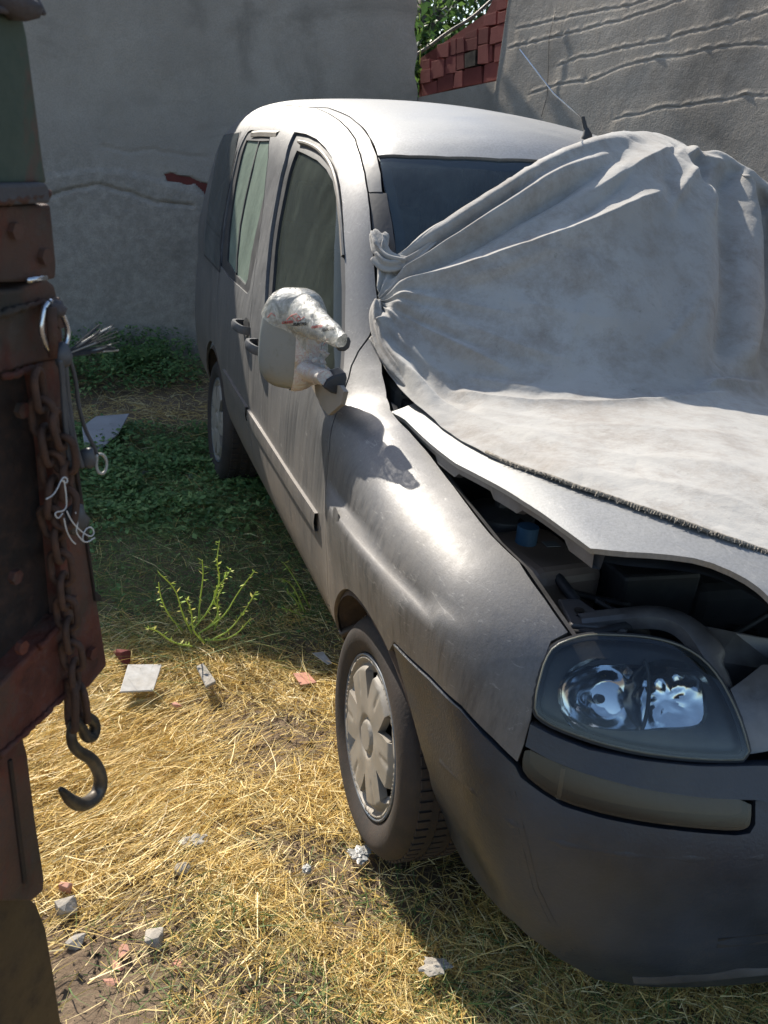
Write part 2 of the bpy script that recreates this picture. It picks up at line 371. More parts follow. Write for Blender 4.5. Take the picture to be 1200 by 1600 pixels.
M['cap_blue'] = simple('blue_cap', (.03, .08, .14), .5)
M['sticker'] = simple('pale_sticker', (.25, .25, .24), .6)
# ------------------------------------------------------------------ the car's body as one smooth implicit surface
def spl(x, xs, ys):
    xs = np.asarray(xs, float); ys = np.asarray(ys, float); x = np.asarray(x, float)
    h = np.diff(xs); d = np.diff(ys)/h; m = np.empty_like(xs); m[0] = d[0]; m[-1] = d[-1]
    m[1:-1] = (d[:-1]*h[1:]+d[1:]*h[:-1])/(h[1:]+h[:-1])
    i = np.clip(np.searchsorted(xs, x)-1, 0, len(xs)-2); t = (x-xs[i])/h[i]; c = np.clip(t, 0, 1)
    r = (1+2*c)*(1-c)**2*ys[i]+c*(1-c)**2*h[i]*m[i]+c*c*(3-2*c)*ys[i+1]+c*c*(c-1)*h[i]*m[i+1]
    return r+np.where(t < 0, t*h[i]*m[i], 0)+np.where(t > 1, (t-1)*h[i]*m[i+1], 0)
def ss(x): x = np.clip(x, 0, 1); return x*x*(3-2*x)
def smax(a, b, k): h = np.maximum(k-np.abs(a-b), 0)/k; return np.maximum(a, b)+h*h*k*.25
WZ = [.05,.15,.22,.30,.42,.60,.80,.95,1.06,1.2,1.4,1.55,1.68,1.85]
WW = [.66,.70,.725,.755,.812,.848,.858,.852,.838,.812,.770,.732,.69,.61]
HY = [-1.0,-.80,-.70,-.60,-.45,-.2,.05,.20,.30,.88,.94,1.05,1.3,1.8,2.4,3.0,3.4,3.8]
HZ = [.60,.80,.87,.915,.965,1.02,1.06,1.085,1.14,1.665,1.70,1.735,1.775,1.815,1.83,1.815,1.77,1.62]
FZ = [0,.15,.25,.40,.60,.70,.80,.90,1.0,1.2]
FY = [-.68,-.76,-.82,-.845,-.84,-.80,-.75,-.66,-.50,-.1]
def Wf(y, z):
    w = spl(z, WZ, WW)
    w = w-.06*ss((.1-y)/.9)+.035*ss((y-2.3)/.8)*ss((z-.95)/.25)*(1-.5*ss((z-1.5)/.25))
    zc = .83+.05*ss((-.2-y)/.3)                       # pressed ledge over the front wheel arch
    w = w+.028*ss((.47-y)/.16)*ss((y+.56)/.40)*ss((zc-z)/.038)*(.30+.70*ss((z-.60)/.20))*ss((z-.2)/.2)
    w = w+.006*ss((.72-z)/.06)*ss((z-.5)/.08)*ss((y-.5)/.1)*0
    w = w+.0007*np.sin(y*7.3+1.1)*np.sin(z*9.1+y*2.)     # panels are never perfectly even
    return w
def Hf(x, y):
    g = ss((y+.35)/.55); z = spl(y-.22*g*(x/.65)**2, HY, HZ)
    return z-np.interp(y, [-.8, 0, .3, 1.0, 1.5, 3.3], [.05, .05, .03, .05, .075, .075])*(x/.65)**2
def F(X):
    x, y, z = X[..., 0], X[..., 1], X[..., 2]; ax = np.abs(x)
    a = ax-Wf(y, z); e = .01
    sl = (Hf(x, y+e)-Hf(x, y-e))/(2*e); b = (z-Hf(x, y))/np.sqrt(1+sl*sl)
    k = np.interp(y, [-.8, 0, .35, .7, 1.2, 3], [.10, .13, .12, .12, .16, .20])
    t = smax(a, b, k)
    fy = spl(z, FZ, FY)+.27*np.minimum(ax/.78, 1.2)**2.6
    t = smax(t, (fy-y)*.85, .07)
    ry = np.interp(z, [.2, 1.0, 1.7], [3.42, 3.42, 3.34])
    return smax(t, (y-ry)+.06*(ax/.8)**4, .12)
HOOD_A = R_(9.2); HP = (.42, 1.03)
def hood_open(P):
    P = np.array(P, float); c, s = math.cos(HOOD_A), math.sin(HOOD_A); y, z = P[..., 1]-HP[0], P[..., 2]-HP[1]
    return np.stack([P[..., 0], HP[0]+c*y+s*z, HP[1]-s*y+c*z], -1)
def hood_closed(P):
    c, s = math.cos(HOOD_A), math.sin(HOOD_A); y, z = P[..., 1]-HP[0], P[..., 2]-HP[1]
    return np.stack([P[..., 0], HP[0]+c*y-s*z, HP[1]+s*y+c*z], -1)
def F_hood(X):                                            # body with the bonnet standing open
    return np.minimum(F(X), np.where(X[..., 1] < .40, np.maximum(F(hood_closed(X)), np.abs(X[..., 0])-.70), 9.))
def grad(X, fn=F, e=.004):
    G = np.stack([fn(X+np.eye(3)[i]*e)-fn(X-np.eye(3)[i]*e) for i in range(3)], -1)
    return G/np.linalg.norm(G, axis=-1, keepdims=True)
def hit(pts, off=0., fn=F):
    pts = np.atleast_2d(np.asarray(pts, float)); d = np.stack([(pts[:, 0]-600)/FPX, -(pts[:, 1]-800)/FPX, np.ones(len(pts))], -1)@CM
    d /= np.linalg.norm(d, axis=1, keepdims=True); ts = np.linspace(.8, 7, 500)
    off = np.broadcast_to(np.asarray(off, float), (len(d),)); v = fn(CAM+d[:, None]*ts[None, :, None])-off[:, None]; ins = v < 0; ok = ins.any(1); i = np.argmax(ins, 1); j = np.argmin(v, 1)
    lo, hi = ts[np.maximum(i-1, 0)].copy(), ts[i].copy()
    for _ in range(25):
        m = (lo+hi)/2; vm = fn(CAM+d*m[:, None])-off; lo = np.where(vm > 0, m, lo); hi = np.where(vm > 0, hi, m)
    return CAM+d*np.where(ok, hi, ts[j])[:, None]
# ---- charts: flat coordinates in which a panel outline is triangulated, and the way back to the surface
def solve(C, D, off, fn=F, tmax=3.):
    lo = np.zeros(len(D)); hi = np.full(len(D), tmax)
    for _ in range(34):
        m = (lo+hi)/2; v = fn(C+D*m[:, None])-off; lo = np.where(v < 0, m, lo); hi = np.where(v < 0, hi, m)
    return C+D*hi[:, None]
class CylChart:
    """rays leave the line x=x0,z=z0 square to the car's length"""
    def __init__(s, x0=-.05, z0=.85, S=.8): s.x0, s.z0, s.S = x0, z0, S
    def to(s, P): P = np.atleast_2d(P); return np.stack([P[:, 1], s.S*np.arctan2(P[:, 2]-s.z0, -(P[:, 0]-s.x0))], -1)
    def back(s, uv, off=0., fn=F):
        th = uv[:, 1]/s.S; C = np.stack([np.full(len(uv), s.x0), uv[:, 0], np.full(len(uv), s.z0)], -1)
        return solve(C, np.stack([-np.cos(th), 0*th, np.sin(th)], -1), off, fn)
class SphChart:
    def __init__(s, C, n, S=.8):
        s.C = np.array(C, float); s.n = np.array(n, float)/np.linalg.norm(n); s.a = np.cross([0, 0, 1.], s.n); s.a /= np.linalg.norm(s.a); s.b = np.cross(s.n, s.a); s.S = S
    def to(s, P):
        d = np.atleast_2d(P)-s.C; d = d/np.linalg.norm(d, axis=1, keepdims=True); th = np.arccos(np.clip(d@s.n, -1, 1))
        x, y = d@s.a, d@s.b; r = np.hypot(x, y)+1e-12; return s.S*np.stack([th*x/r, th*y/r], -1)
    def back(s, uv, off=0., fn=F):
        q = uv/s.S; th = np.linalg.norm(q, axis=1)+1e-12
        D = np.cos(th)[:, None]*s.n+np.sin(th)[:, None]*(q[:, :1]/th[:, None]*s.a+q[:, 1:]/th[:, None]*s.b)
        return solve(s.C[None]+0*D, D, off, fn)
class TopChart:
    def to(s, P): return np.atleast_2d(P)[:, :2].copy()
    def back(s, uv, off=0., fn=F):
        C = np.stack([uv[:, 0], uv[:, 1], np.full(len(uv), .62)], -1); D = np.tile([0, 0, 1.], (len(uv), 1)); return solve(C, D, off, fn)
def resample(L, sp, closed=True):
    L = np.asarray(L, float); n = len(L); out = []
    for i in range(n if closed else n-1):
        a, b = L[i], L[(i+1) % n]; k = max(1, int(math.ceil(np.linalg.norm(b-a)/sp)))
        out += [a+(b-a)*j/k for j in range(k)]
    if not closed: out.append(L[-1])
    return np.array(out)
def chaikin(L, it=2, closed=True, cut=.25):
    L = np.asarray(L, float)
    for _ in range(it):
        B = np.roll(L, -1, 0) if closed else L[1:]; A = L if closed else L[:-1]
        Q = np.empty((len(A)*2, L.shape[1])); Q[0::2] = A*(1-cut)+B*cut; Q[1::2] = A*cut+B*(1-cut)
        L = Q if closed else np.vstack([L[:1], Q, L[-1:]])
    return L
def inpoly(p, poly):
    x, y = p[:, 0], p[:, 1]; r = np.zeros(len(p), bool); n = len(poly)
    for i in range(n):
        x1, y1 = poly[i]; x2, y2 = poly[(i+1) % n]
        if y1 == y2: continue
        c = ((y1 > y) != (y2 > y)) & (x < (x2-x1)*(y-y1)/(y2-y1)+x1); r ^= c
    return r
def area2(L): x, y = L[:, 0], L[:, 1]; return .5*np.sum(x*np.roll(y, -1)-y*np.roll(x, -1))
def shrink(L, d):
    """move a closed outline inwards by d"""
    L = np.asarray(L, float); s = 1 if area2(L) > 0 else -1
    t = np.roll(L, -1, 0)-np.roll(L, 1, 0); t /= np.linalg.norm(t, axis=1, keepdims=True)+1e-12
    return L+s*d*np.stack([-t[:, 1], t[:, 0]], -1)
def sheet(name, outer, holes, back, normal, m, parent, sp=.02, thick=.012, hthick=None, dirn=None, gap=0., flip=None, bsp=None):
    """triangulated panel with returned (folded-in) edges; outer/holes in chart coordinates"""
    bsp = bsp or sp*.7; loops = [resample(shrink(outer, gap) if gap else outer, bsp)]+[resample(h, bsp) for h in holes]
    lo, hi = loops[0].min(0), loops[0].max(0); gx, gy = np.meshgrid(np.arange(lo[0], hi[0], sp), np.arange(lo[1], hi[1], sp*.87)); gx = gx+(np.arange(gx.shape[0]) % 2)[:, None]*sp*.5
    g = np.stack([gx.ravel(), gy.ravel()], -1)
    keep = inpoly(g, loops[0])
    for h in loops[1:]: keep &= ~inpoly(g, h)
    g = g[keep]; B = np.vstack(loops)
    if len(g):
        dm = np.full(len(g), 9.)
        for k in range(0, len(B), 200): dm = np.minimum(dm, np.sqrt(((g[:, None]-B[None, k:k+200])**2).sum(-1)).min(1))
        g = g[dm > sp*.45]
    allp = np.vstack([B, g]); edges = []; o = 0
    for L in loops: n = len(L); edges += [(o+i, o+(i+1) % n) for i in range(n)]; o += n
    vv, ee, ff, ov, _, _ = delaunay_2d_cdt([Vector(p) for p in allp], edges, [], 0, 1e-6)
    vv = np.array([tuple(v) for v in vv]); T = np.array([f for f in ff], int); c = vv[T].mean(1); ok = inpoly(c, loops[0])
    for h in loops[1:]: ok &= ~inpoly(c, h)
    T = T[ok]; P = back(vv); N = normal(P)
    tn = np.cross(P[T[:, 1]]-P[T[:, 0]], P[T[:, 2]]-P[T[:, 0]]).sum(0)
    flipit = ((np.cross(P[T[:, 1]]-P[T[:, 0]], P[T[:, 2]]-P[T[:, 0]])*N[T[:, 0]]).sum(1)).sum() < 0
    if flipit: T = T[:, ::-1]
    V = [P]; NN = [N]; faces = [T]; b = len(P); quads = []
    for li, L in enumerate(loops):
        th = thick if li == 0 else (hthick if hthick is not None else thick)
        if not th: continue
        Q = back(L); n = len(Q); nq = normal(Q)
        if (area2(L) > 0) != (li == 0): pass
        rings = [Q, Q-nq*th*.25, Q-nq*th]
        inward = -1
        for r in rings: V.append(r); NN.append(np.zeros_like(r))
        for k in range(2):
            a = b+k*n; i = np.arange(n); j = (i+1) % n
            q = np.stack([a+i, a+j, a+n+j, a+n+i], -1)
            quads.append(np.vstack([q[:, [0, 1, 2]], q[:, [0, 2, 3]]]))
        b += 3*n
    V = np.vstack(V); NN = np.vstack(NN); Fc = np.vstack(faces+quads)
    me = mesh_np(name, V, Fc, True, None)
    # which of the panel's own vertices survive validation is unchanged, so normals can be set directly
    me.normals_split_custom_set_from_vertices([tuple(map(float, n)) for n in NN])
    return link(name, me, m, parent)
def panel(name, pts3, m, parent, chart, holes=(), off=0., sp=.02, thick=.014, hthick=None, gap=.0022, fn=F, post=None, smooth=0):
    outer = chart.to(np.array(pts3)); 
    if smooth: outer = chaikin(outer, smooth)
    hs = [chart.to(np.array(h)) for h in holes]
    def back(uv):
        P = chart.back(uv, off, fn); return P if post is None else post(P)
    def nrm(P):
        if post is None: return grad(P, fn)
        Q = hood_closed(P); n = grad(Q, fn); return hood_open(Q+n)-hood_open(Q)
    return sheet(name, outer, hs, back, nrm, m, parent, sp, thick, hthick, gap=gap)
def mirrored(o, parent=None):
    """the same part on the car's far side"""
    me = o.data.copy(); n = len(me.vertices); co = np.empty(n*3, np.float32); me.vertices.foreach_get('co', co); co = co.reshape(-1, 3); co[:, 0] *= -1
    me.vertices.foreach_set('co', co.ravel()); me.flip_normals(); me.update()
    c = bpy.data.objects.new(o.name.split('.')[0], me); COL.objects.link(c); c.parent = parent or o.parent
    c.location = o.location; c.location.x = -o.location.x if False else o.location.x
    return c
def ribbon(name, line3, width, m, parent, off, lift=0., closed=False, fn=F, depth=.004):
    """narrow strip lying on the surface along a line"""
    L = resample(np.array(line3), .012, closed); n = len(L); t = np.roll(L, -1, 0)-np.roll(L, 1, 0)
    if not closed: t[0] = L[1]-L[0]; t[-1] = L[-1]-L[-2]
    t /= np.linalg.norm(t, axis=1, keepdims=True); N = grad(L, fn); S = np.cross(N, t); V = []
    w = width if hasattr(width, '__len__') else (-width/2, width/2)
    prof = [(w[0], off-depth), (w[0], off), ((w[0]+w[1])/2, off+lift), (w[1], off), (w[1], off-depth)]
    V = np.vstack([L+S*a+N*b for a, b in prof]); k = len(prof); Fs = []
    for j in range(k-1):
        for i in range(n if closed else n-1): i2 = (i+1) % n; Fs.append([j*n+i, j*n+i2, (j+1)*n+i2, (j+1)*n+i])
    mb = MB().add(V, Fs); return mb.build(name, m, parent, True, 50)
# ------------------------------------------------------------------ the car
car = empty('parked_car', (0, 1.25, 0), 'dusty silver van-like car parked on the grass, windscreen and bonnet under a grey cloth', 'car')
SIDE = CylChart()
# outlines traced on the body surface
def H3(pts, off=0.): return hit(pts, off)
GUT = [(475,167),(495,169),(513,177),(530,188),(543,200),(555,217),(563,242),(570,270),(575,300),(578,325),(580,350),(583,380),(586,420),(588,450)]
gut3 = H3(GUT)
seam_door = [(-.84, 1.62, z) for z in ()]           # (door split is straight up from the sill, see below)
def side_pt(y, z):
    """point of the side surface at a given y and height"""
    w = float(Wf(np.array(y), np.array(z))); return np.array([-w, y, z])
def on_side(L): return SIDE.back(SIDE.to(np.array([side_pt(y, z) for y, z in L])))
B_SEAM = [(1.60, .40), (1.60, .62), (1.63, .80), (1.70, 1.0), (1.80, 1.18), (1.93, 1.38), (2.10, 1.55), (2.30, 1.66)]
bs3 = on_side(B_SEAM)
rear_top = gut3[0]
# a line along the roof rail towards the rear
RAIL = np.array([[-.60, y, 1.7] for y in np.linspace(2.35, 3.32, 8)])
def rail_pt(y):
    th = math.atan2(rear_top[2]-.85, -(rear_top[0]+.05)); return SIDE.back(np.array([[y, SIDE.S*th]]))[0]
rail3 = [rail_pt(y) for y in (2.75, 3.0, 3.2, 3.32)]
F_SEAM = [(.50, .40), (.46, .50), (.44, .62), (.43, .80), (.44, .95), (.50, 1.06)]
fs3 = np.vstack([on_side(F_SEAM[:1]), H3([(516,948),(512,900),(509,850),(508,800),(510,750),(515,700),(525,648),(537,612),(545,590)])])
a_low = H3([(591,470), (589,500), (577,526), (560,549), (549,572)])
WINF = [(460,206),(478,209),(495,217),(508,230),(518,245),(527,267),(532,292),(535,317),(537,350),(539,400),(540,450),(539,500),(538,560),(534,602),(490,566),(450,532),(413,492),(414,460),(416,425),(420,383),(423,358),(430,317),(438,275),(445,250),(450,228)]
GLF = [(464,235),(478,241),(495,250),(510,265),(520,283),(525,308),(529,350),(532,400),(534,450),(534,500),(533,550),(530,590),(490,556),(455,525),(422,490),(424,470),(427,430),(431,380),(437,340),(445,300),(455,258)]
winf3 = H3(WINF); glf3 = H3(GLF, -.022)
# front door
top_seam = H3([(475,167)])
door_out = list(on_side([(y, .40) for y in (1.60, 1.2, .9, .50)]))[0:] + list(fs3[1:]) + list(a_low[::-1]) + list(gut3[::-1]) + list(bs3[::-1][0:])
fd = panel('front_door', door_out, M['paint'], car, SIDE, [winf3], sp=.024, hthick=.03, thick=.016)
panel('window_seal', np.array(winf3), M['trim'], fd, SIDE, [H3(GLF, -.012)], off=-.012, sp=.02, thick=0, hthick=.014, gap=-.006)
panel('window_glass', np.array(H3(GLF, -.022)), M['glass_side'], fd, SIDE, off=-.022, sp=.03, thick=.004, gap=-.01)
fl = chaikin(H3([(466,221),(478,223),(495,231),(508,244),(518,260),(525,283),(529,310),(533,350),(536,400)]), 1, False)
ribbon('window_trim', fl, .011, M['hub'], fd, .003, .003, depth=.02)
# sliding door
SW_OUT = [(387,206),(392,203),(438,203),(439,212),(434,240),(425,283),(412,340),(400,400),(390,452),(386,459),(357,433),(344,415),(345,400),(352,340),(361,285),(374,232)]
SW_IN = [(385,219),(430,219),(420,275),(405,340),(393,395),(387,436),(383,445),(366,427),(355,408),(358,360),(367,290),(379,236)]
q_seam = list(H3([(343,420),(346,385),(350,340),(357,295),(366,255),(378,217)]))
qs_up = [SIDE.back(np.array([[2.86, t]]))[0] for t in (.66, .80)]
QS = [(2.28,.40),(2.30,.60),(2.36,.74),(2.45,.86),(2.50,.95)]
sl_out = list(on_side([(2.28, .40), (1.9, .40), (1.60, .40)])) + list(bs3[1:]) + [gut3[0]] + rail3[:1] + q_seam[::-1] + list(on_side(QS[::-1]))
sd = panel('sliding_door', sl_out, M['paint'], car, SIDE, [H3(SW_OUT)], sp=.03, hthick=.02, thick=.016)
panel('window_seal', H3(SW_OUT), M['trim'], sd, SIDE, [H3(SW_IN, -.006)], off=-.006, sp=.03, thick=0, hthick=.012, gap=-.004)
SWI = H3(SW_IN, -.014)
panel('window_glass', SWI, M['glass_slide'], sd, SIDE, off=-.014, sp=.04, thick=.004, gap=-.008)
ribbon('window_divider', H3([(402,219),(391,262),(380,310),(372,352),(367,400),(366,427)]), .010, M['trim'], sd, -.008, .002, depth=.02)
ribbon('window_lip', H3([(394,209),(410,208),(434,209)]), .03, M['hub'], sd, .0, .008)
# rear quarter
def arc(y0, z0, r, a0, a1, n=26): return [(y0+r*math.cos(a), z0+r*math.sin(a)) for a in np.linspace(R_(a0), R_(a1), n)]
RA = arc(2.566, .315, .372, 210-40, 10, 20)
QW = [(344,424),(320,398),(322,360),(327,315),(336,262),(350,213),(376,207),(369,240),(360,285),(350,340),(345,385)]
qw3 = H3(QW)
rq_out = list(on_side(QS)) + q_seam + rail3[:1] + rail3 + [SIDE.back(np.array([[3.34, t]]))[0] for t in (.7, .45, .2, .0, -.2, -.35)]
rq_low = list(on_side([(2.94, .40)])) + list(on_side([p for p in arc(2.566, .315, .372, 14, 166, 22)]))
rq_low = rq_low + list(on_side([(2.20, .34)]))[:0]
rq = panel('rear_quarter', rq_out+rq_low+list(on_side([(2.22,.40)]))[:0], M['paint'], car, SIDE, [qw3], sp=.035, hthick=.01, thick=.016)
qg = panel('quarter_window', qw3, M['glass_rear'], rq, SIDE, off=.004, sp=.04, thick=.012, gap=.004)
ribbon('window_seal', qw3, .012, M['trim'], qg, .003, .001, closed=True)
# sill
sill_out = on_side([(.33, .40), (.8, .40), (1.6, .40), (2.22, .40)][::1]).tolist() + on_side([(2.20,.36),(2.2,.31)]).tolist() + on_side([(1.6, .31), (.8, .31), (.40, .31), (.36, .35)]).tolist()
sill = panel('sill', sill_out, M['paint'], car, SIDE, sp=.03, thick=.05)
# front wing
FT = [(591,516),(594,546),(598,584),(605,621),(611,640),(640,673),(670,707),(700,747),(733,790),(767,833),(813,877),(852,934),(889,987)]
HLREAR = [(862,1003),(848,1040),(838,1085),(830,1128),(820,1165),(808,1192)]
wing_bot = [(770,1155),(720,1103),(670,1055),(640,1028),(616,1004)]
fa = arc(0, .298, .368, 114, -2, 30)
wing_out = list(a_low[2:3]) + list(H3([(583,520)])) + list(H3(FT[1:])) + list(H3(HLREAR)) + list(H3(wing_bot)) + list(on_side(fa)) + list(on_side([(.42,.33)])) + list(fs3) + list(a_low[4:2:-1])
WCH = SphChart((.15, .35, .62), (-1, -.25, .15))
wing = panel('front_wing', wing_out, M['paint'], car, WCH, sp=.018, thick=.02, gap=.0015)
# side repeater outline
c0 = H3([(523,806)])[0]; n0 = grad(c0[None])[0]
# bonnet, standing ajar
TOP = TopChart()
inner = [np.array([min(p[0]+.012, -.60), p[1], p[2]]) for p in H3(FT[3:])]
hood_front = H3([(893,992),(930,988),(1000,992),(1060,1004),(1110,1040),(1140,1085),(1162,1140)])
half = [tuple(p[:2]) for p in inner[:-1]]+[(-.628, -.465), (-.61, -.50)]+[tuple(p[:2]) for p in hood_front[1:]]+[(-.33, -.765), (0, -.79)]
HE = ((-.712, .40), (-.706, .30), (-.698, .15), (-.690, 0.), (-.680, -.15), (-.668, -.30), (-.650, -.42), (-.634, -.50))
hf_ = chaikin(np.array([(-.634, -.50)]+[tuple(p[:2]) for p in hood_front[1:]]+[(-.30, -.775), (0, -.80)]), 1, False)
half = list(HE[:-1])+[tuple(p) for p in hf_]
full2 = half+[(-x, y) for x, y in half[::-1][1:]]
def hood_z(x, y): return Hf(x, y)-.035*ss((-.66-y)/.16)-.012*ss((np.abs(x)-.60)/.12)
def hb(uv): return hood_open(np.stack([uv[:, 0], uv[:, 1], hood_z(uv[:, 0], uv[:, 1])], -1))
def hn(P):
    Q = hood_closed(P); e = .006; x, y = Q[:, 0], Q[:, 1]
    n = np.stack([-(hood_z(x+e, y)-hood_z(x-e, y))/(2*e), -(hood_z(x, y+e)-hood_z(x, y-e))/(2*e), np.ones(len(Q))], -1); n /= np.linalg.norm(n, axis=1, keepdims=True)
    return hood_open(Q+n)-hood_open(Q)
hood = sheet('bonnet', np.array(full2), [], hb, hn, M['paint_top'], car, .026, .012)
# folded inner frame under the bonnet's edge
e3 = [hb(np.array([p]))[0] for p in resample(np.array(HE), .02, False)]
mb = MB(); V = []; Fs = []
for i, p in enumerate(e3):
    d = .026+.014*(math.sin(i*.42) > .3)
    V += [p+[.010, 0, -.010], p+[.012, 0, -d], p+[.030, 0, -d-.003], p+[.034, 0, -.014]]
for i in range(len(e3)-1):
    for k in range(3): a = i*4+k; Fs.append([a, a+1, a+5, a+4])
mb.add(V, Fs); mb.build('inner_frame', M['bay'], hood, False)
# bonnet underside sheet
ub = [hb(np.array([[x*.95, y]]))[0]-[0, 0, .035] for x, y in full2]
MB().add(ub, [list(range(len(ub)))]).build('under_panel', M['dark'], hood)
# windscreen, its black border, the roof, the roof rails
WS_L = [(593,250),(600,292),(610,333),(616,365),(619,400),(622,440),(626,480),(632,520),(640,560)]
RF = [(590,243),(640,243),(700,245),(780,248),(860,252)]
wsl = H3(WS_L, -.01); wst = H3([(593,250),(640,249),(700,251),(780,254),(860,259)], -.01)
def addc(L3, z=None): return [tuple(p[:2]) for p in L3]
ws_half = addc(wsl[::-1])+addc(wst[1:])+[(0, float(wst[-1][1])-.012)]
base = [(0, .235), (-.3, .27), (-.55, .36)]
ws2 = [b for b in base[::-1]][::-1]
ws_poly = [(0, .235), (-.3, .27), (-.55, .37), (-.665, .46)]+[q for q in ws_half if q[1] > .47]
ws_full = ws_poly+[(-x, y) for x, y in ws_poly[::-1][1:-1]]
def tb(off): return lambda uv: TOP.back(uv, off)
wso = sheet('windscreen', np.array(ws_full), [], tb(-.008), grad, M['glass_ws'], car, .035, .006)
def border(poly, d): return shrink(np.array(poly), d)
sheet('screen_border', np.array(ws_full), [border(resample(np.array(ws_full), .05), .028)], tb(-.013), grad, M['trim'], wso, .02, 0)
RL = [(478,167),(513,168),(547,182),(563,195),(578,215),(589,242)]
rl3 = H3(RL)
back_y = 3.30
roof_half = [(0, float(wst[-1][1])+.0)]+addc(H3(RF[::-1]))+addc(rl3[::-1][1:])+[(float(rl3[0][0])-.0, 2.7), (float(rl3[0][0])-.005, 3.0), (float(rl3[0][0])+.03, back_y), (0, back_y+.04)]
roof_full = roof_half+[(-x, y) for x, y in roof_half[::-1][1:-1]]
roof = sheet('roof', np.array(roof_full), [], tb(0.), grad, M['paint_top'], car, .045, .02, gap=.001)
sheet('screen_header', np.array([(0, float(wst[-1][1])-.02)]+[(x, y-.004) for x, y in addc(wst[::-1])]+[(float(wst[0][0])-.004, float(wst[0][1])+.03)]+[(x, y+.012) for x, y in addc(H3(RF))]+[(.0, float(wst[-1][1])+.02)]), [], tb(-.011), grad, M['trim'], car, .03, .01)
# strip between door frame and roof/windscreen: faded rail above, black pillar below
pil_out = list(gut3)+list(a_low[:2])+list(H3([(600,545),(636,560),(628,500),(624,440),(621,400)]))+list(H3(WS_L[:4][::-1]))+list(rl3[::-1])
rail_mid_in = H3([(590,243)])[0]; 
railp = list(gut3[:9])+list(H3([(597,292)]))+list(rl3[::-1])
pillp = list(gut3[8:])+list(a_low[:2])+list(H3([(598,530),(602,560),(640,575),(632,520),(626,470),(622,430),(617,380),(612,345),(604,300)]))
rl = panel('roof_rail', list(gut3[:9])+list(H3([(597,299),(595,270)]))+list(rl3[::-1]), M['trim_grey'], car, SIDE, off=-.002, sp=.02, thick=.012, gap=.002)
pl = panel('windscreen_pillar', pillp, M['trim'], car, SIDE, off=-.003, sp=.02, thick=.02, gap=.0015)
rr_out = [rl3[0], gut3[0]]+rail3+[TOP.back(np.array([[float(rl3[0][0])-.005, y]]))[0] for y in (3.3, 3.0, 2.7)]
rrl = panel('roof_rail', rr_out, M['trim_grey'], car, SIDE, off=-.002, sp=.03, thick=.01, gap=.001)
# rear wall and lower rear
def rear_panel(name, zs, mt, off=0.):
    P = []
    for z in zs: P.append([.80, z])
    out = [(-.72, .42), (.72, .42), (.76, 1.0), (.70, 1.55), (.56, 1.70), (-.56, 1.70), (-.70, 1.55), (-.76, 1.0)]
    def back(uv):
        C = np.stack([uv[:, 0], np.full(len(uv), 2.2), uv[:, 1]], -1); return solve(C, np.tile([0, 1., 0], (len(uv), 1)), off)
    return sheet(name, np.array(out), [], back, grad, mt, car, .08, .02)
rear_panel('tailgate', [0], M['paint'])
# far-side twins
for o in (fd, sd, rq, sill, wing, rl, pl, rrl):
    t = mirrored(o)
    for ch in [c for c in list(COL.objects) if c.parent == o]: mirrored(ch, t)
# dark backing behind the shut lines
def backing(name, line, wd=.05, off=-.03, mt=M['dark']): return ribbon(name, line, wd, mt, car, off, 0, depth=.001)
backing('door_pillar', bs3, .08); backing('hinge_pillar', list(fs3)+list(a_low[::-1]), .06)
backing('gutter_channel', list(a_low[1::-1])+list(gut3[::-1])+rail3, .05, -.020)
backing('rear_pillar', on_side(QS).tolist()+q_seam+rail3[:1], .09)
backing('sill_channel', on_side([(.36,.40),(1.,.40),(1.6,.40),(2.2,.40)]), .05)
# floor, firewall, cabin furniture
mb = MB(); mb.box((0, 1.55, .30), (1.44, 3.3, .04)); mb.box((0, .42, .66), (1.40, .03, .70)); mb.box((0, 2.2, 1.66), (1.0, 1.7, .02)); mb.build('floor_pan', M['interior'], car)
mb = MB()
for s in (-1, 1): mb.box((s*.36, .62, 1.0), (.60, .26, .14))
mb.box((0, .66, .96), (1.3, .36, .12)); bevel(mb.build('dashboard', M['interior'], car), .03)
def seat(x, y, wd):
    s = MB(); s.box((x, y, .62), (wd, .5, .16)); s.box((x, y+.28, .98), (wd, .13, .60), Matrix.Rotation(R_(-12), 3, 'X')); o = bevel(s.build('seat', M['seat'], car), .05, 3)
    for xx in ([x] if wd < .7 else [x-.4, x+.4]): h = MB(); h.box((xx, y+.36, 1.36), (.25, .09, .18)); bevel(h.build('headrest', M['seat'], o), .03, 3)
seat(-.37, 1.25, .5); seat(.37, 1.25, .5); seat(0, 2.15, 1.25)
a = np.linspace(0, 2*math.pi, 25)[:-1]; cw = np.array([.37, .86, 1.12]); st = MB(); pts = [cw+.185*(math.cos(t)*np.array([1, 0, 0])+math.sin(t)*np.array([0, .45, .89])) for t in np.append(a, a[:2])]
st.tube(pts, .014, 8, False); st.tube([cw-[.18, 0, 0], cw+[.18, 0, 0]], .014); st.tube([cw, cw-[0, .2, .02]], .025); st.build('steering_wheel', M['trim'], car, True)
# ---- rubbing strips
def strip(parent, pts, wd, cap=True): return ribbon('rubbing_strip', H3(pts), wd, M['hub'], parent, .008, .004, depth=.012)
st1 = ribbon('rubbing_strip', on_side([(.50, .665), (.8, .655), (1.2, .645), (1.585, .635)]), .055, M['paint'], fd, .010, .003, depth=.014)
st2 = ribbon('rubbing_strip', on_side([(1.615, .635), (1.95, .633), (2.20, .632)]), .055, M['paint'], sd, .010, .003, depth=.014)
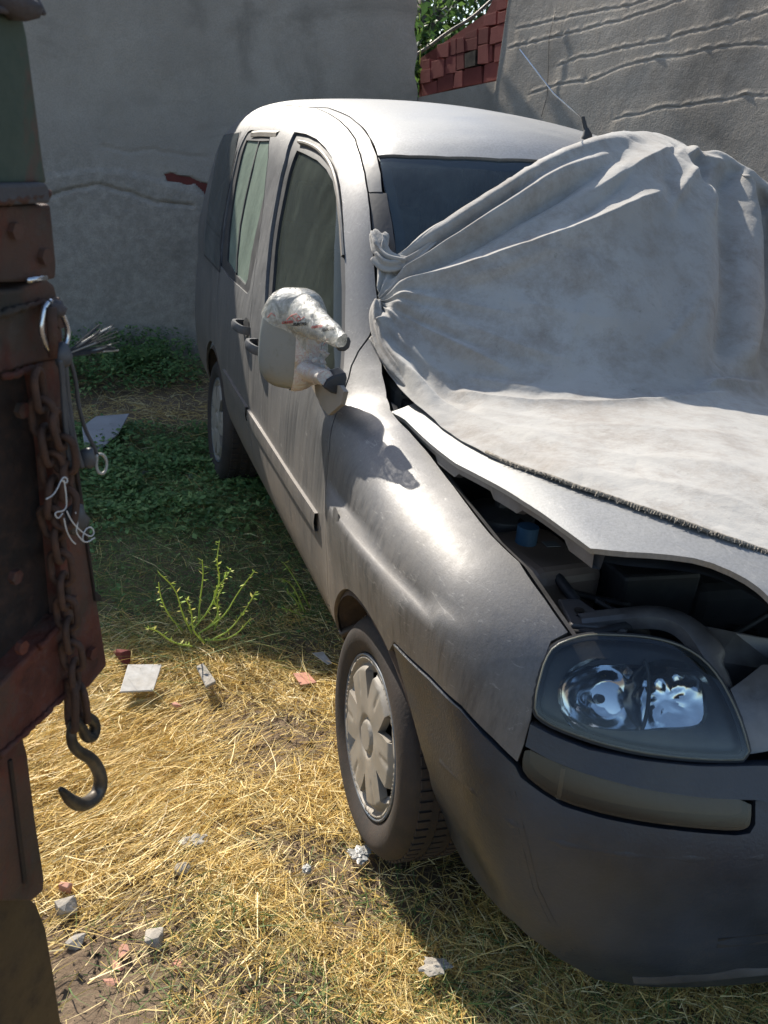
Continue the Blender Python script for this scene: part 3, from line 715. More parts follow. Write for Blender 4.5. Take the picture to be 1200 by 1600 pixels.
# ---- door handles
def handle(parent, y, z):
    b = side_pt(y, z); o = np.array([b[0], 0, 0])
    s = MB(); n = 12; pts = []
    for k in range(n+1):
        t = k/n; pts.append(np.array([b[0]-.004-.045*math.sin(math.pi*t)**.5, y-.075+.15*t, z+.008*math.sin(math.pi*t)]))
    V = []; 
    for i, p in enumerate(pts):
        for dx, dz in ((-.006, -.016), (-.010, -.006), (-.010, .006), (-.006, .016), (.006, .014), (.006, -.014)): V.append(p+[dx, 0, dz])
    Fs = [[i*6+k, i*6+(k+1) % 6, (i+1)*6+(k+1) % 6, (i+1)*6+k] for i in range(n) for k in range(6)]+[list(range(6)), [n*6+k for k in range(6)]]
    s.add(V, Fs); h = s.build('door_handle', M['trim_grey'], parent, True, 40)
    c = MB(); a = np.linspace(0, 2*math.pi, 21)[:-1]; ring = [side_pt(y+.06*math.cos(t), z+.035*math.sin(t))+[-.0035, 0, 0] for t in a]
    c.add([side_pt(y, z)+[-.0005, 0, 0]]+ring, [[0, k+1, (k+1) % 20+1] for k in range(20)]); c.build('handle_cup', M['trim'], h)
handle(fd, 1.43, .94); handle(sd, 1.74, .945)
# key lock
s = MB(); b = side_pt(1.33, .92); s.tube([b+[.002, 0, 0], b+[-.006, 0, 0]], .012, 12); s.build('door_lock', M['hub'], fd, True, 40)
# side repeater
s = MB(); a = np.linspace(0, 2*math.pi, 21)[:-1]; V = [c0+n0*.002]; up = np.array([0, 0, 1.]); tg = np.array([0, 1., 0])
for t in a: V.append(c0-n0*.002+up*.022*math.sin(t)+tg*.030*math.cos(t))
s.add(V, [[0, k+1, (k+1) % 20+1] for k in range(20)]); s.build('side_repeater', M['paint'], wing, True)
# ---- antenna
ab = H3([(915,217)])[0]; s = MB(); s.tube([ab-[0, 0, .005], ab+[0, -.008, .012], ab+[-.004, .0, .03]], [.020, .016, .008], 10); s.tube([ab+[-.004, 0, .025], ab+[-.018, .012, .065]], [.008, .006], 8)
an = s.build('antenna', M['trim'], car, True, 50)
tip_d = np.linalg.norm(ab-CAM)+.02; tip = CAM+ray(812, 77)*tip_d
s = MB(); s.tube([ab+[-.014, .008, .055], (ab+tip)/2+[0, 0, .004], tip], [.0035, .0026, .0022], 6); s.build('antenna_rod', M['zinc'], an, True)
# ------------------------------------------------------------------ bumper, lamps, engine bay
FRC = SphChart((-.05, .05, .55), (-.62, -.78, 0.))
def fr3(pts, off=0.): return H3(pts, off)
# bumper: up to the strip under the lamp, down to the apron; runs to the car's centre line
def front_line(xs, z): 
    P = []
    for x in xs:
        P.append(solve(np.array([[x, -.2, z]]), np.array([[0, -1., 0]]), 0.)[0])
    return P
bum_top = fr3([(616,1006),(640,1031),(670,1059),(720,1107),(770,1160),(806,1195)])
bum_ind = fr3([(815,1213),(846,1236),(880,1257),(940,1275),(1000,1287),(1080,1297),(1150,1302),(1170,1299),(1178,1286),(1179,1248)])
mid = front_line([-.25, -.1, 0.0], .668)
botc = front_line([0.0, -.12, -.28], .165)
bum_low = fr3([(990,1537),(930,1527),(890,1504),(850,1476),(805,1438),(760,1393),(725,1345),(705,1305),(690,1262),(672,1205),(655,1150),(642,1100),(628,1052)])
# keep the lower edge on the surface
bumper = panel('front_bumper', list(bum_top)+list(bum_ind)+mid+botc+list(bum_low), M['plastic'], car, FRC, off=.004, sp=.016, thick=.03, gap=.001)
# moulded groove round the bumper's corner and the paler lower lip
gv = fr3([(802,1235),(815,1290),(826,1335),(838,1385),(862,1435),(898,1480),(935,1512)]); ribbon('bumper_groove', gv, .012, M['trim'], bumper, .0045, -.003)
gl = fr3([(690,1190),(740,1235),(800,1285),(880,1318),(980,1335),(1080,1340),(1190,1338)]); ribbon('bumper_crease', gl, .020, M['plastic'], bumper, .0035, .0035)
lp = fr3([(930,1500),(1000,1500),(1090,1492),(1200,1480)]); ribbon('intake_slot', fr3([(1120,1470),(1200,1462),(1290,1452)]), .026, M['trim'], bumper, .006, -.002); ribbon('bumper_lip', fr3([(990,1527),(1020,1528),(1060,1526),(1150,1518),(1250,1508)]), .045, M['trim_grey'], bumper, .004, .008)
tb2 = mirrored(bumper)
# strip under the headlamp
st_out = fr3([(832,1127),(870,1146),(920,1165),(1000,1181),(1090,1190),(1176,1189)])
st_low = fr3([(1176,1243),(1090,1239),(1000,1226),(910,1202),(860,1182),(824,1162)])
sp_ = panel('lamp_strip', list(st_out)+front_line([-.3, -.15, 0], .735)+front_line([0, -.15, -.3], .665)+list(st_low), M['plastic'], car, FRC, off=.016, sp=.014, thick=.04, gap=.001)
mirrored(sp_)
# upper grille/bonnet slam panel region between the lamps
gp = panel('slam_panel', list(fr3([(1178,1188),(1165,1130),(1145,1080)]))+[p-[0, -.02, 0] for p in front_line([-.3, -.15, 0], .86)]+front_line([0, -.15, -.3], .745), M['bay'], car, FRC, off=-.02, sp=.03, thick=.01)
mirrored(gp)
# indicator
io = [(821,1166),(860,1186),(910,1206),(1000,1230),(1090,1243),(1174,1247),(1174,1283),(1168,1294),(1150,1298),(1080,1293),(1000,1283),(940,1271),(880,1253),(845,1232),(818,1209),(815,1190)]
ii = chaikin(fr3(io, .004), 1)
ind = panel('indicator_lamp', ii, M['lens2'], car, FRC, off=.006, sp=.02, thick=.012, gap=.001)
panel('indicator_reflector', ii, M['amber'], ind, FRC, off=-.03, sp=.03, thick=0, gap=.003)
dv = fr3([(880,1202),(872,1250)], -.004); ribbon('lamp_divider', dv, .008, M['hub'], ind, -.004, .001)
mirrored(ind)
# headlamp: clear cover, dark housing, two chrome bowls
LO = [(897,998),(925,993),(960,994),(1000,996),(1040,1003),(1070,1014),(1098,1032),(1122,1060),(1143,1098),(1158,1135),(1171,1185),(1120,1186),(1060,1182),(1000,1174),(940,1160),(890,1143),(855,1128),(836,1112),(838,1085),(844,1060),(852,1032),(866,1010)]
lo3 = chaikin(fr3(LO, 0), 1); hl = panel('headlamp', lo3, M['lens'], car, FRC, off=.006, sp=.02, thick=.003, gap=.0)
ribbon('lamp_edge', lo3, .0035, M['lens_rim'], hl, .0062, .001, closed=True)
ribbon('lamp_gasket', lo3, .016, M['trim'], hl, .000, .001, closed=True)
# housing bowl
RI = [(880,1055),(905,1040),(960,1036),(1020,1040),(1085,1048),(1100,1075),(1106,1110),(1100,1130),(1080,1138),(1020,1140),(960,1142),(915,1134),(886,1112),(878,1085)]
ri3 = fr3(RI, -.02)
panel('lamp_surround', lo3, M['lampdark'], hl, FRC, [chaikin(ri3, 1)], off=-.018, sp=.02, thick=.0, hthick=.02, gap=.0)
nrm_l = grad(lo3.mean(0)[None])[0]
axis = np.array([-.22, -.85, .60]); axis /= np.linalg.norm(axis)
def bowl(name, pc, rad, depth, off, m, par, bulb=True):
    c = fr3([pc], off)[0]; s_ = np.cross([0, 0, 1.], axis); s_ /= np.linalg.norm(s_); u_ = np.cross(axis, s_); V = []; n = 36; rows = 12
    for r in range(rows+1):
        t = r/rows; rr = rad*t
        for k in range(n):
            a = 2*math.pi*k/n; fac = .0016*math.sin(rr*150+(1.3 if bulb else 2.6)*math.cos(a*(3 if bulb else 5)))*(r > 2); V.append(c+s_*rr*math.cos(a)*1.05+u_*rr*math.sin(a)*.92+axis*(-depth*(1-t*t)+fac))
    Fs = [[r*n+k, r*n+(k+1) % n, (r+1)*n+(k+1) % n, (r+1)*n+k] for r in range(rows) for k in range(n)]
    o = MB().add(V, Fs).build(name, m, par, True, 30)
    if not bulb: return
    b = MB(); b.tube([c-axis*depth*.9, c-axis*depth*.35], [rad*.12, rad*.10], 14); b.build('bulb', M['lampdark'], o, True, 40)
bowl('reflector', (942,1092), .080, .030, -.022, M['chrome'], hl)
axis = np.array([-.30, -.85, .52]); axis /= np.linalg.norm(axis); bowl('reflector', (1045,1094), .080, .026, -.024, M['chrome'], hl, False)
panel('reflector_shelf', chaikin(ri3, 1), M['chrome'], hl, FRC, off=-.050, sp=.03, thick=0, gap=-.01)
rg = MB()
for pc in ((1000,1088),):
    c = fr3([pc], -.024)[0]; s_ = np.cross([0, 0, 1.], axis); s_ /= np.linalg.norm(s_); u_ = np.cross(axis, s_)
    rg.tube([c+u_*.066*math.sin(a)+s_*.016*math.cos(a) for a in np.linspace(-1.5, 1.5, 16)], .004, 6)
rg.build('bowl_divider', M['lampdark'], hl, True)
mirrored(hl)
# ---- engine bay
mb = MB(); mb.box((0, -.10, .40), (1.30, .98, .04)); mb.box((-.615, 0, .60), (.02, .70, .44)); mb.box((.615, 0, .60), (.02, .70, .44)); mb.box((0, .37, .72), (1.3, .02, .64)); mb.box((0, -.56, .55), (1.2, .02, .40))
bay = mb.build('engine_bay', M['dark'], car)
# inner wing rail
ft3 = H3(FT[3:]); V = []; Fs = []
for p in ft3: V += [p+[.012, 0, -.012], p+[.030, 0, -.022], p+[.034, 0, -.12]]
for i in range(len(ft3)-1):
    for k in range(2): Fs.append([i*3+k, i*3+k+1, i*3+k+4, i*3+k+3])
MB().add(V, Fs).build('wing_rail', M['bay'], car, True, 40)
def bp(px, py, z): return at(px, py, 'z', z)
# washer/coolant bottle with a blue cap and label
c = bp(845, 868, .84); o = bevel(MB().box(c-[0, 0, .10], (.19, .24, .24), Matrix.Rotation(R_(8), 3, 'Z')).build('coolant_bottle', M['reservoir'], car), .03, 3)
c2 = bp(826, 822, .93); MB().tube([c2-[0, 0, .04], c2], .024, 14).build('bottle_cap', M['cap_blue'], o, True, 40)
c3 = bp(862, 858, .845); 
t = MB(); t.box(c3+[-.01, -.01, .018], (.035, .028, .001)); t.build('label', M['sticker'], o)
e = MB(); e.box((.12, -.05, .68), (.62, .5, .3)); e.box((.1, -.1, .86), (.4, .3, .08)); bevel(e.build('engine_block', M['dark'], car), .03)
# front cross member: curved pressed beam behind the lamp
def cm(p, z): return bp(p[0], p[1], z)
pts = [cm((905,965), .865), cm((960,958), .875), cm((1010,952), .89), cm((1050,956), .895), cm((1085,975), .89), cm((1110,1005), .875), cm((1125,1035), .85), cm((1140,1060), .82)]
pts = chaikin(np.array(pts), 2, False); V = []; Fs = []
for i, p in enumerate(pts):
    t = pts[min(i+1, len(pts)-1)]-pts[max(0, i-1)]; t /= np.linalg.norm(t); sd_ = np.cross(t, [0, 0, 1.]); sd_ /= np.linalg.norm(sd_); w_ = .016+.02*(i/len(pts))
    for a_, b_ in ((-1, -.03), (-1, -.004), (-.6, .003), (.6, .003), (1, -.004), (1, -.03)): V.append(p-sd_*w_*a_+np.array([0, 0, b_]))
for i in range(len(pts)-1):
    for k in range(5): a_ = i*6+k; Fs.append([a_, a_+1, a_+7, a_+6])
MB().add(V, Fs).build('cross_member', M['bay'], car, True, 40)
b = MB(); q = [cm((1100,975), .88), cm((1150,985), .87), cm((1230,1000), .86), cm((1230,1050), .80), cm((1150,1060), .79), cm((1115,1030), .84)]; b.prism(q, (0, 0, 1), .05); bevel(b.build('latch_panel', M['bay'], car), .008)
b = MB(); q = [cm(p, .86) for p in ((872,935),(905,935),(930,952),(962,950),(985,968),(980,985),(930,978),(893,975))]; b.prism(q, (0, 0, 1), .012)
bk = bevel(b.build('latch_bracket', M['bay'], car), .004)
for p in ((905,955), (945,968)): h = MB(); c = cm(p, .862); h.tube([c, c+[0, 0, .004]], .010, 12); h.build('bolt', M['iron'], bk)
h = MB(); h.tube([cm((890,985), .84), cm((930,990), .85), cm((975,978), .86), cm((1010,990), .83)], .010, 8); h.tube([cm((800,800), .86), cm((870,900), .84), cm((900,940), .84)], .012, 8); h.tube([cm((930,900), .8), cm((1000,930), .8), cm((1090,930), .78)], .02, 10); h.build('engine_hose', M['trim'], car, True)
wl_ = MB()
rw = random.Random(2)
for k in range(9):
    a0 = np.array([rw.uniform(-.55, -.35), rw.uniform(-.35, .1), rw.uniform(.70, .84)]); P_ = [a0]
    for j in range(5): P_.append(P_[-1]+np.array([rw.uniform(.03, .12), rw.uniform(-.09, .06), rw.uniform(-.03, .03)]))
    wl_.tube(chaikin(np.array(P_), 2, False), rw.uniform(.004, .010), 6)
tag(wl_.build('wiring_loom', M['trim'], car, True), kind='stuff')
tw = MB(); tw.tube([(-.50, .10, .62), (-.50, .10, .86), (-.50, .10, .875)], [.10, .085, .05], 20); tw.tube([(-.50, .10, .87), (-.50, .10, .90)], .02, 8); tw.build('strut_tower', M['bay'], car, True, 40)
bt = MB(); bt.box((-.28, -.20, .78), (.20, .17, .17)); bevel(bt.build('battery', M['trim'], car), .01); rd = MB(); rd.box((0, -.52, .76), (.9, .05, .10)); bevel(rd.build('radiator_top', M['bay'], car), .01)
# scuttle under the windscreen
sc = MB(); sc.box((0, .40, 1.015), (1.30, .18, .03)); sc.build('scuttle_panel', M['trim'], car)
# ---- wheels
def wheel(yc, zc, xo, side=1, rim_blue=False):
    wh = empty('wheel', (side*xo, yc, zc)); wh.parent = car; wh.location = (side*xo, yc-1.25, zc)
    # tyre profile (x outward from hub plane, radius)
    pr = [(.0, .208), (-.006, .215), (-.016, .235), (-.020, .255), (-.016, .272), (-.008, .284), (.004, .294), (.016, .2985), (.05, .300), (.12, .300), (.16, .295), (.18, .275), (.185, .25), (.17, .21)]
    n = 96; V = []; 
    for k in range(n):
        a = 2*math.pi*k/n
        for j, (dx, r) in enumerate(pr):
            sq = 1.; z = r*math.sin(a); y = r*math.cos(a)
            if z < -.283: z = -.283-(-.283-z)*.25; dx2 = dx-.006*(j < 8)
            else: dx2 = dx
            V.append([side*(-xo*0+dx2)*1.0, y, z])
    m_ = len(pr); Fs = [[k*m_+j, ((k+1) % n)*m_+j, ((k+1) % n)*m_+j+1, k*m_+j+1] for k in range(n) for j in range(m_-1)]
    Vw = np.array(V); Vw[:, 0] = Vw[:, 0]*(1 if side < 0 else -1)*(-1) if False else Vw[:, 0]
    # outward is -x on the near side
    Vw = np.array([[(-side)*(-v[0]) if side > 0 else v[0], v[1], v[2]] for v in V])
    if side < 0: Vw[:, 0] = np.array([v[0]*-1*-1 for v in V])*-1*-1
    Vw[:, 0] = np.array([pr[i % m_][0] for i in range(len(V))])*(1 if side < 0 else -1)
    W0 = Vw+np.array([side*xo, yc, zc]); ty = MB().add(W0, Fs).build('tyre', M['rubber'], wh, True, 60)
    # tread blocks
    tb_ = MB()
    for k in range(72):
        a = 2*math.pi*k/72
        for x_, wd in ((.035, .030), (.085, .030), (.135, .030)):
            a2 = a+(.02 if x_ == .085 else 0); c = np.array([side*xo+(x_ if side < 0 else -x_), yc+.301*math.cos(a2), zc+.301*math.sin(a2)])
            if c[2] < .02: continue
            tb_.box(c, (wd, .008, .019), Matrix.Rotation(a2, 3, 'X'))
    tag(tb_.build('tread_blocks', M['rubber'], ty), kind='stuff')
    # cover with six openings
    def wedge(a):
        return [(r*math.cos(a+d), r*math.sin(a+d)) for r, d in ((.098, .01), (.130, .10), (.174, .21), (.181, .11), (.182, -.04), (.176, -.17), (.135, -.09))]
    circ = [(.203*math.cos(t), .203*math.sin(t)) for t in np.linspace(0, 2*math.pi, 73)[:-1]]
    holes = [np.array(wedge(R_(78+60*k))) for k in range(6)]
    def prof(uv):
        r = np.linalg.norm(uv, axis=1); th = np.arctan2(uv[:, 1], uv[:, 0])
        base = .012-.020*ss((r-.165)/.02)+.016*ss((r-.186)/.008)-.012*ss((r-.196)/.007)
        spoke = .5+.5*np.cos(6*(th-R_(108))); base = base+.0022*spoke*ss((r-.05)/.03)*ss((.185-r)/.05)
        base = base-.0025*np.exp(-((6*(th-R_(108))+np.pi) % (2*np.pi)-np.pi)**2/.12)*ss((r-.10)/.02)*ss((.18-r)/.02)
        base = base-.008*np.exp(-((r-.046)/.006)**2)+.003*ss((.040-r)/.003)
        return base
    def back(uv):
        d = prof(uv); return np.stack([side*xo+(side)*d, yc+uv[:, 0], zc+uv[:, 1]], -1)
    def nrm(P):
        e = .0015; uv = P[:, 1:]-[yc, zc]
        gx = (prof(uv+[e, 0])-prof(uv-[e, 0]))/(2*e); gy = (prof(uv+[0, e])-prof(uv-[0, e]))/(2*e)
        nn = np.stack([np.full(len(P), side*1.), -gx, -gy], -1); return nn/np.linalg.norm(nn, axis=1, keepdims=True)
    hc = sheet('hubcap', np.array(circ), holes, back, nrm, M['hub'], wh, .0065, .02, .02)
    rim = MB(); rim.tube([(side*(xo-.030), yc, zc), (side*(xo-.034), yc, zc)], .20, 40); rim.build('rim', M['dark'], wh)
    rb = MB(); rb.tube([np.array([side*(xo+.004), yc+.204*math.cos(t), zc+.204*math.sin(t)]) for t in np.linspace(0, 2*math.pi, 49)], .004, 6, False); rb.build('rim_edge', M['bluerim'], wh, True)
    ax = MB(); ax.tube([(side*(xo-.03), yc, zc), (side*.3, yc, zc)], .05, 12); ax.build('axle', M['dark'], wh, True)
    return wh
wheel(0, .297, .812, -1); wheel(0, .297, .812, 1); wheel(2.572, .305, .812, -1); wheel(2.572, .305, .812, 1)
# raised letters on the front tyre's sidewall
def curve_text(txt, cx, yc, zc, r, a0, size, m, par, side=-1, step=None):
    for i, ch in enumerate(txt):
        if ch == ' ': continue
        cu = bpy.data.curves.new('letter', 'FONT'); cu.body = ch; cu.size = size; cu.extrude = .0006; cu.align_x = 'CENTER'; cu.resolution_u = 2
        tmp = bpy.data.objects.new('tmp', cu); COL.objects.link(tmp); bpy.context.view_layer.update()
        me = bpy.data.meshes.new_from_object(tmp.evaluated_get(bpy.context.evaluated_depsgraph_get())); bpy.data.objects.remove(tmp)
        a = a0+i*(step or size*.8/r); co = np.array([v.co[:] for v in me.vertices])
        # letter x -> tangential, y -> outward radius, z -> outward x   (near side: seen from -x, y grows to the left)
        tang = np.array([0, math.sin(a), -math.cos(a)]); rad = np.array([0, math.cos(a), math.sin(a)])
        W_ = np.array([cx, yc, zc])+rad*r+co[:, :1]*(-tang if False else tang)+co[:, 1:2]*rad+co[:, 2:3]*np.array([side*1., 0, 0])
        for v, p in zip(me.vertices, W_): v.co = p
        link('letter', me, m, par)
# ---- wheel arch liners
for yc in (0, 2.572):
    for s in (-1, 1):
        n = 22; V = []; ang = np.linspace(R_(3), R_(177), n)
        for a in ang:
            for x, r in ((.872 if yc == 0 else .836, .352), (.862 if yc == 0 else .83, .366), (.60, .372), (.58, .372)):
                yy, zz_ = yc+r*math.cos(a), .30+r*math.sin(a)
                if x > .7: x = float(Wf(np.array(yy), np.array(zz_)))-(.004 if r < .36 else .012)
                V.append([s*x, yy, zz_])
        for x in (.58,):
            pass
        Fs = [[i*4+k, i*4+k+1, (i+1)*4+k+1, (i+1)*4+k] for i in range(n-1) for k in range(3)]; b = len(V); V.append([s*.58, yc, .3])
        Fs += [[i*4+3, b, (i+1)*4+3] for i in range(n-1)]
        MB().add(V, Fs).build('arch_liner', M['liner'], car, True, 50)
# underside skirt so no light shows through below the bumper
mb = MB(); mb.box((0, -.45, .26), (1.25, .45, .02)); mb.build('undertray', M['dark'], car)
# ---- broken door mirror wrapped in tape and film
mc = at(456, 531, 'y', .66); hw = np.array([.094, .052, .136]); MPH = R_(48)
def sup(v, e): return np.sign(v)*np.abs(v)**e
def mirror_pt(u, v, k=1., grow=0.):
    # u: around, v: height angle
    cu, su, cv, sv = np.cos(u), np.sin(u), np.cos(v), np.sin(v); e1, e2 = .62, .72
    x = sup(cv, e2)*sup(cu, e1); y = sup(cv, e2)*sup(su, e1); z = sup(sv, e2)
    lx, ly = (hw[0]+grow)*x*(1-.08*z), (hw[1]+grow)*y; return np.stack([mc[0]+lx*math.cos(MPH)+ly*math.sin(MPH), mc[1]-lx*math.sin(MPH)+ly*math.cos(MPH), mc[2]+(hw[2]+grow)*z+.010*x], -1)
def grid_obj(name, fn, nu, nv, m, par, u0, u1, v0, v1, closed=False, ang=60):
    U, Vv = np.meshgrid(np.linspace(u0, u1, nu), np.linspace(v0, v1, nv), indexing='ij'); P = fn(U.ravel(), Vv.ravel())
    i, j = np.meshgrid(np.arange(nu-1), np.arange(nv-1), indexing='ij'); a = (i*nv+j).ravel(); Fc = np.stack([a, a+nv, a+nv+1, a+1], -1)
    o = mk(name, P, Fc, m, par, True); return o
mir = grid_obj('door_mirror', lambda u, v: mirror_pt(u, v), 64, 40, M['mirror_shell'], fd, 0, 2*math.pi, -math.pi/2, math.pi/2)
def crumple(P, amp, f, seed):
    N_ = P-mc; N_ /= np.linalg.norm(N_, axis=1, keepdims=True)
    d = np.array([mnoise.noise(Vector(p*f)+Vector((seed, 0, 0)))+.6*abs(mnoise.noise(Vector(p*f*2.7)+Vector((0, seed, 0)))) for p in P]); return P+N_*(d*amp)[:, None]
# tape over the inner third, film over the top
def tape_fn(u, v): P = mirror_pt(u, v, grow=.004); return crumple(P, .004, 30, 3.)
grid_obj('tape_wrap', tape_fn, 60, 60, M['tape'], mir, -1.22, 1.2, -math.pi/2, math.pi/2)
def film_fn(u, v):
    lo = .16-.30*np.cos(u); v = lo+(math.pi/2-lo)*(v-.30)/(math.pi/2-.30); P = mirror_pt(u, v, grow=.007); return crumple(P, .0035, 15, 9.)
grid_obj('film_wrap', film_fn, 110, 40, M['film'], mir, 0, 2*math.pi, .30, math.pi/2)
# arms
def arm(name, a, b, r0, r1, m, par, sq=.7, seed=1, foot=True):
    a, b = np.array(a), np.array(b); n, k = 16, 20; d = b-a; V = []
    t_ = d/np.linalg.norm(d); s_ = np.cross(t_, [0, 1., 0]); s_ /= np.linalg.norm(s_); u_ = np.cross(s_, t_)
    for i in range(n):
        t = i/(n-1); r = r0+(r1-r0)*t
        for j in range(k):
            w_ = 2*math.pi*j/k; p = a+d*t+r*(s_*math.cos(w_)+u_*math.sin(w_)*sq); q = Vector(p*42)+Vector((seed, 0, 0)); p = p+.006*mnoise.noise(q)*(p-a-d*t)/r; V.append(p)
    Fs = [[i*k+j, i*k+(j+1) % k, (i+1)*k+(j+1) % k, (i+1)*k+j] for i in range(n-1) for j in range(k)]+[list(range(k)), [(n-1)*k+j for j in range(k)]]
    return MB().add(V, Fs).build(name, m, par, True, 60)
pA = at(540, 533, 'x', -.842); pB = at(528, 598, 'x', -.850)
arm('mirror_arm', at(470, 490, 'y', .60), at(535, 533, 'x', -.866), .056, .020, M['film'], mir)
arm('mirror_arm', at(480, 578, 'y', .60), at(511, 592, 'x', -.885), .040, .026, M['tape'], mir)
for q_, yy in (([(528,549),(530,536),(537,529),(546,526),(549,534),(547,544),(540,550)], .41), ([(505,606),(512,594),(526,586),(541,582),(543,592),(539,610),(531,618),(518,615)], .41)):
    bevel(MB().prism([at(*p, 'y', yy) for p in q_], (0, -1, 0), .06).build('mirror_foot', M['trim'], mir), .006, 3)
col_ = [at(*p, 'y', .565) for p in ((478,520),(505,524),(503,545),(500,562),(502,582),(484,590),(474,560))]
bevel(MB().prism(col_, (0, -1, 0), .05).build('tape_bridge', M['tape'], mir), .012, 3)
tr_ = MB()
for k in range(14):
    rk = random.Random(k); a_ = at(rk.uniform(482, 530), rk.uniform(520, 600), 'y', .52); tr_.blob(a_, (.022, .012, .016), k, .6, 1)
tag(tr_.build('torn_tape_bits', M['tape'], mir), kind='stuff')
s = MB(); s.blob(at(512, 592, 'y', .54), (.06, .05, .045), 8, .4, 3); s.build('tape_wad', M['tape'], mir, True)
# corner plate of the door below the mirror
q = [at(px, py, 'x', -.853) for px, py in ((488,600),(534,602),(541,612),(536,632),(516,649),(508,640))]
MB().prism([p+[-.006, 0, 0] for p in q], (-1, 0, 0), .012).build('mirror_plate', M['hub'], fd)
# writing on the film: FLECTO in black, a line of red marks, laid on the curved surface
def film_text(txt, px, py, size, m, skew=-.12, italic=True):
    cu = bpy.data.curves.new('print', 'FONT'); cu.body = txt; cu.size = size; cu.extrude = .0003; cu.shear = .35 if italic else 0; cu.resolution_u = 2; cu.offset = .0006
    tmp = bpy.data.objects.new('tmp', cu); COL.objects.link(tmp); bpy.context.view_layer.update()
    me = bpy.data.meshes.new_from_object(tmp.evaluated_get(bpy.context.evaluated_depsgraph_get())); bpy.data.objects.remove(tmp)
    co = np.array([v.co[:] for v in me.vertices]); k = FPX/np.linalg.norm(mc-CAM)
    X = px+(co[:, 0]+co[:, 1]*0)*k; Y = py-(co[:, 1]-skew*co[:, 0])*k
    from mathutils.bvhtree import BVHTree
    P = []
    for x, y in zip(X, Y):
        d = ray(x, y); best = None
        for tr in FILM_BVH:
            h = tr.ray_cast(Vector(CAM), Vector(d))
            if h[0] is not None and (best is None or h[3] < best): best = h[3]
        P.append(CAM+d*((best or np.linalg.norm(mc-CAM)-.05)-.0035))
    for v, p in zip(me.vertices, P): v.co = p
    return link('printed_word', me, m, mir)
from mathutils.bvhtree import BVHTree
FILM_BVH = []
for o in list(COL.objects):
    if o.parent == mir and o.name.split('.')[0] in ('film_wrap', 'mirror_arm', 'tape_wrap'):
        me = o.data; FILM_BVH.append(BVHTree.FromPolygons([v.co for v in me.vertices], [list(p.vertices) for p in me.polygons]))
film_text('FLECTO', 457, 509, .0105, M['black_ink'], -.05); film_text('FLECTO', 502, 518, .0105, M['black_ink'], -.15)
film_text('CARTO', 440, 506, .009, M['red_ink'], -.08); film_text('CARTO', 486, 513, .009, M['red_ink'], -.1)
def scrib(pts, m):
    P = []
    for x, y in pts:
        d = ray(x, y); b = [t.ray_cast(Vector(CAM), Vector(d))[3] for t in FILM_BVH]; b = [q for q in b if q is not None]; P += [CAM+d*(min(b)-.002)] if b else []
    if len(P) < 2: return
    s = MB(); s.tube(P, .0009, 4); s.build('printed_mark', m, mir)
scrib([(448,500),(455,493),(462,501)], M['red_ink']); scrib([(455,493),(463,490),(470,499),(476,495)], M['red_ink']); scrib([(463,497),(467,494),(470,500),(465,502),(463,497)], M['red_ink'])
scrib([(418,496),(424,489),(430,494)], M['red_ink']); scrib([(505,540),(511,530),(517,543)], M['red_ink']); scrib([(513,541),(519,535),(518,545),(513,541)], M['red_ink'])
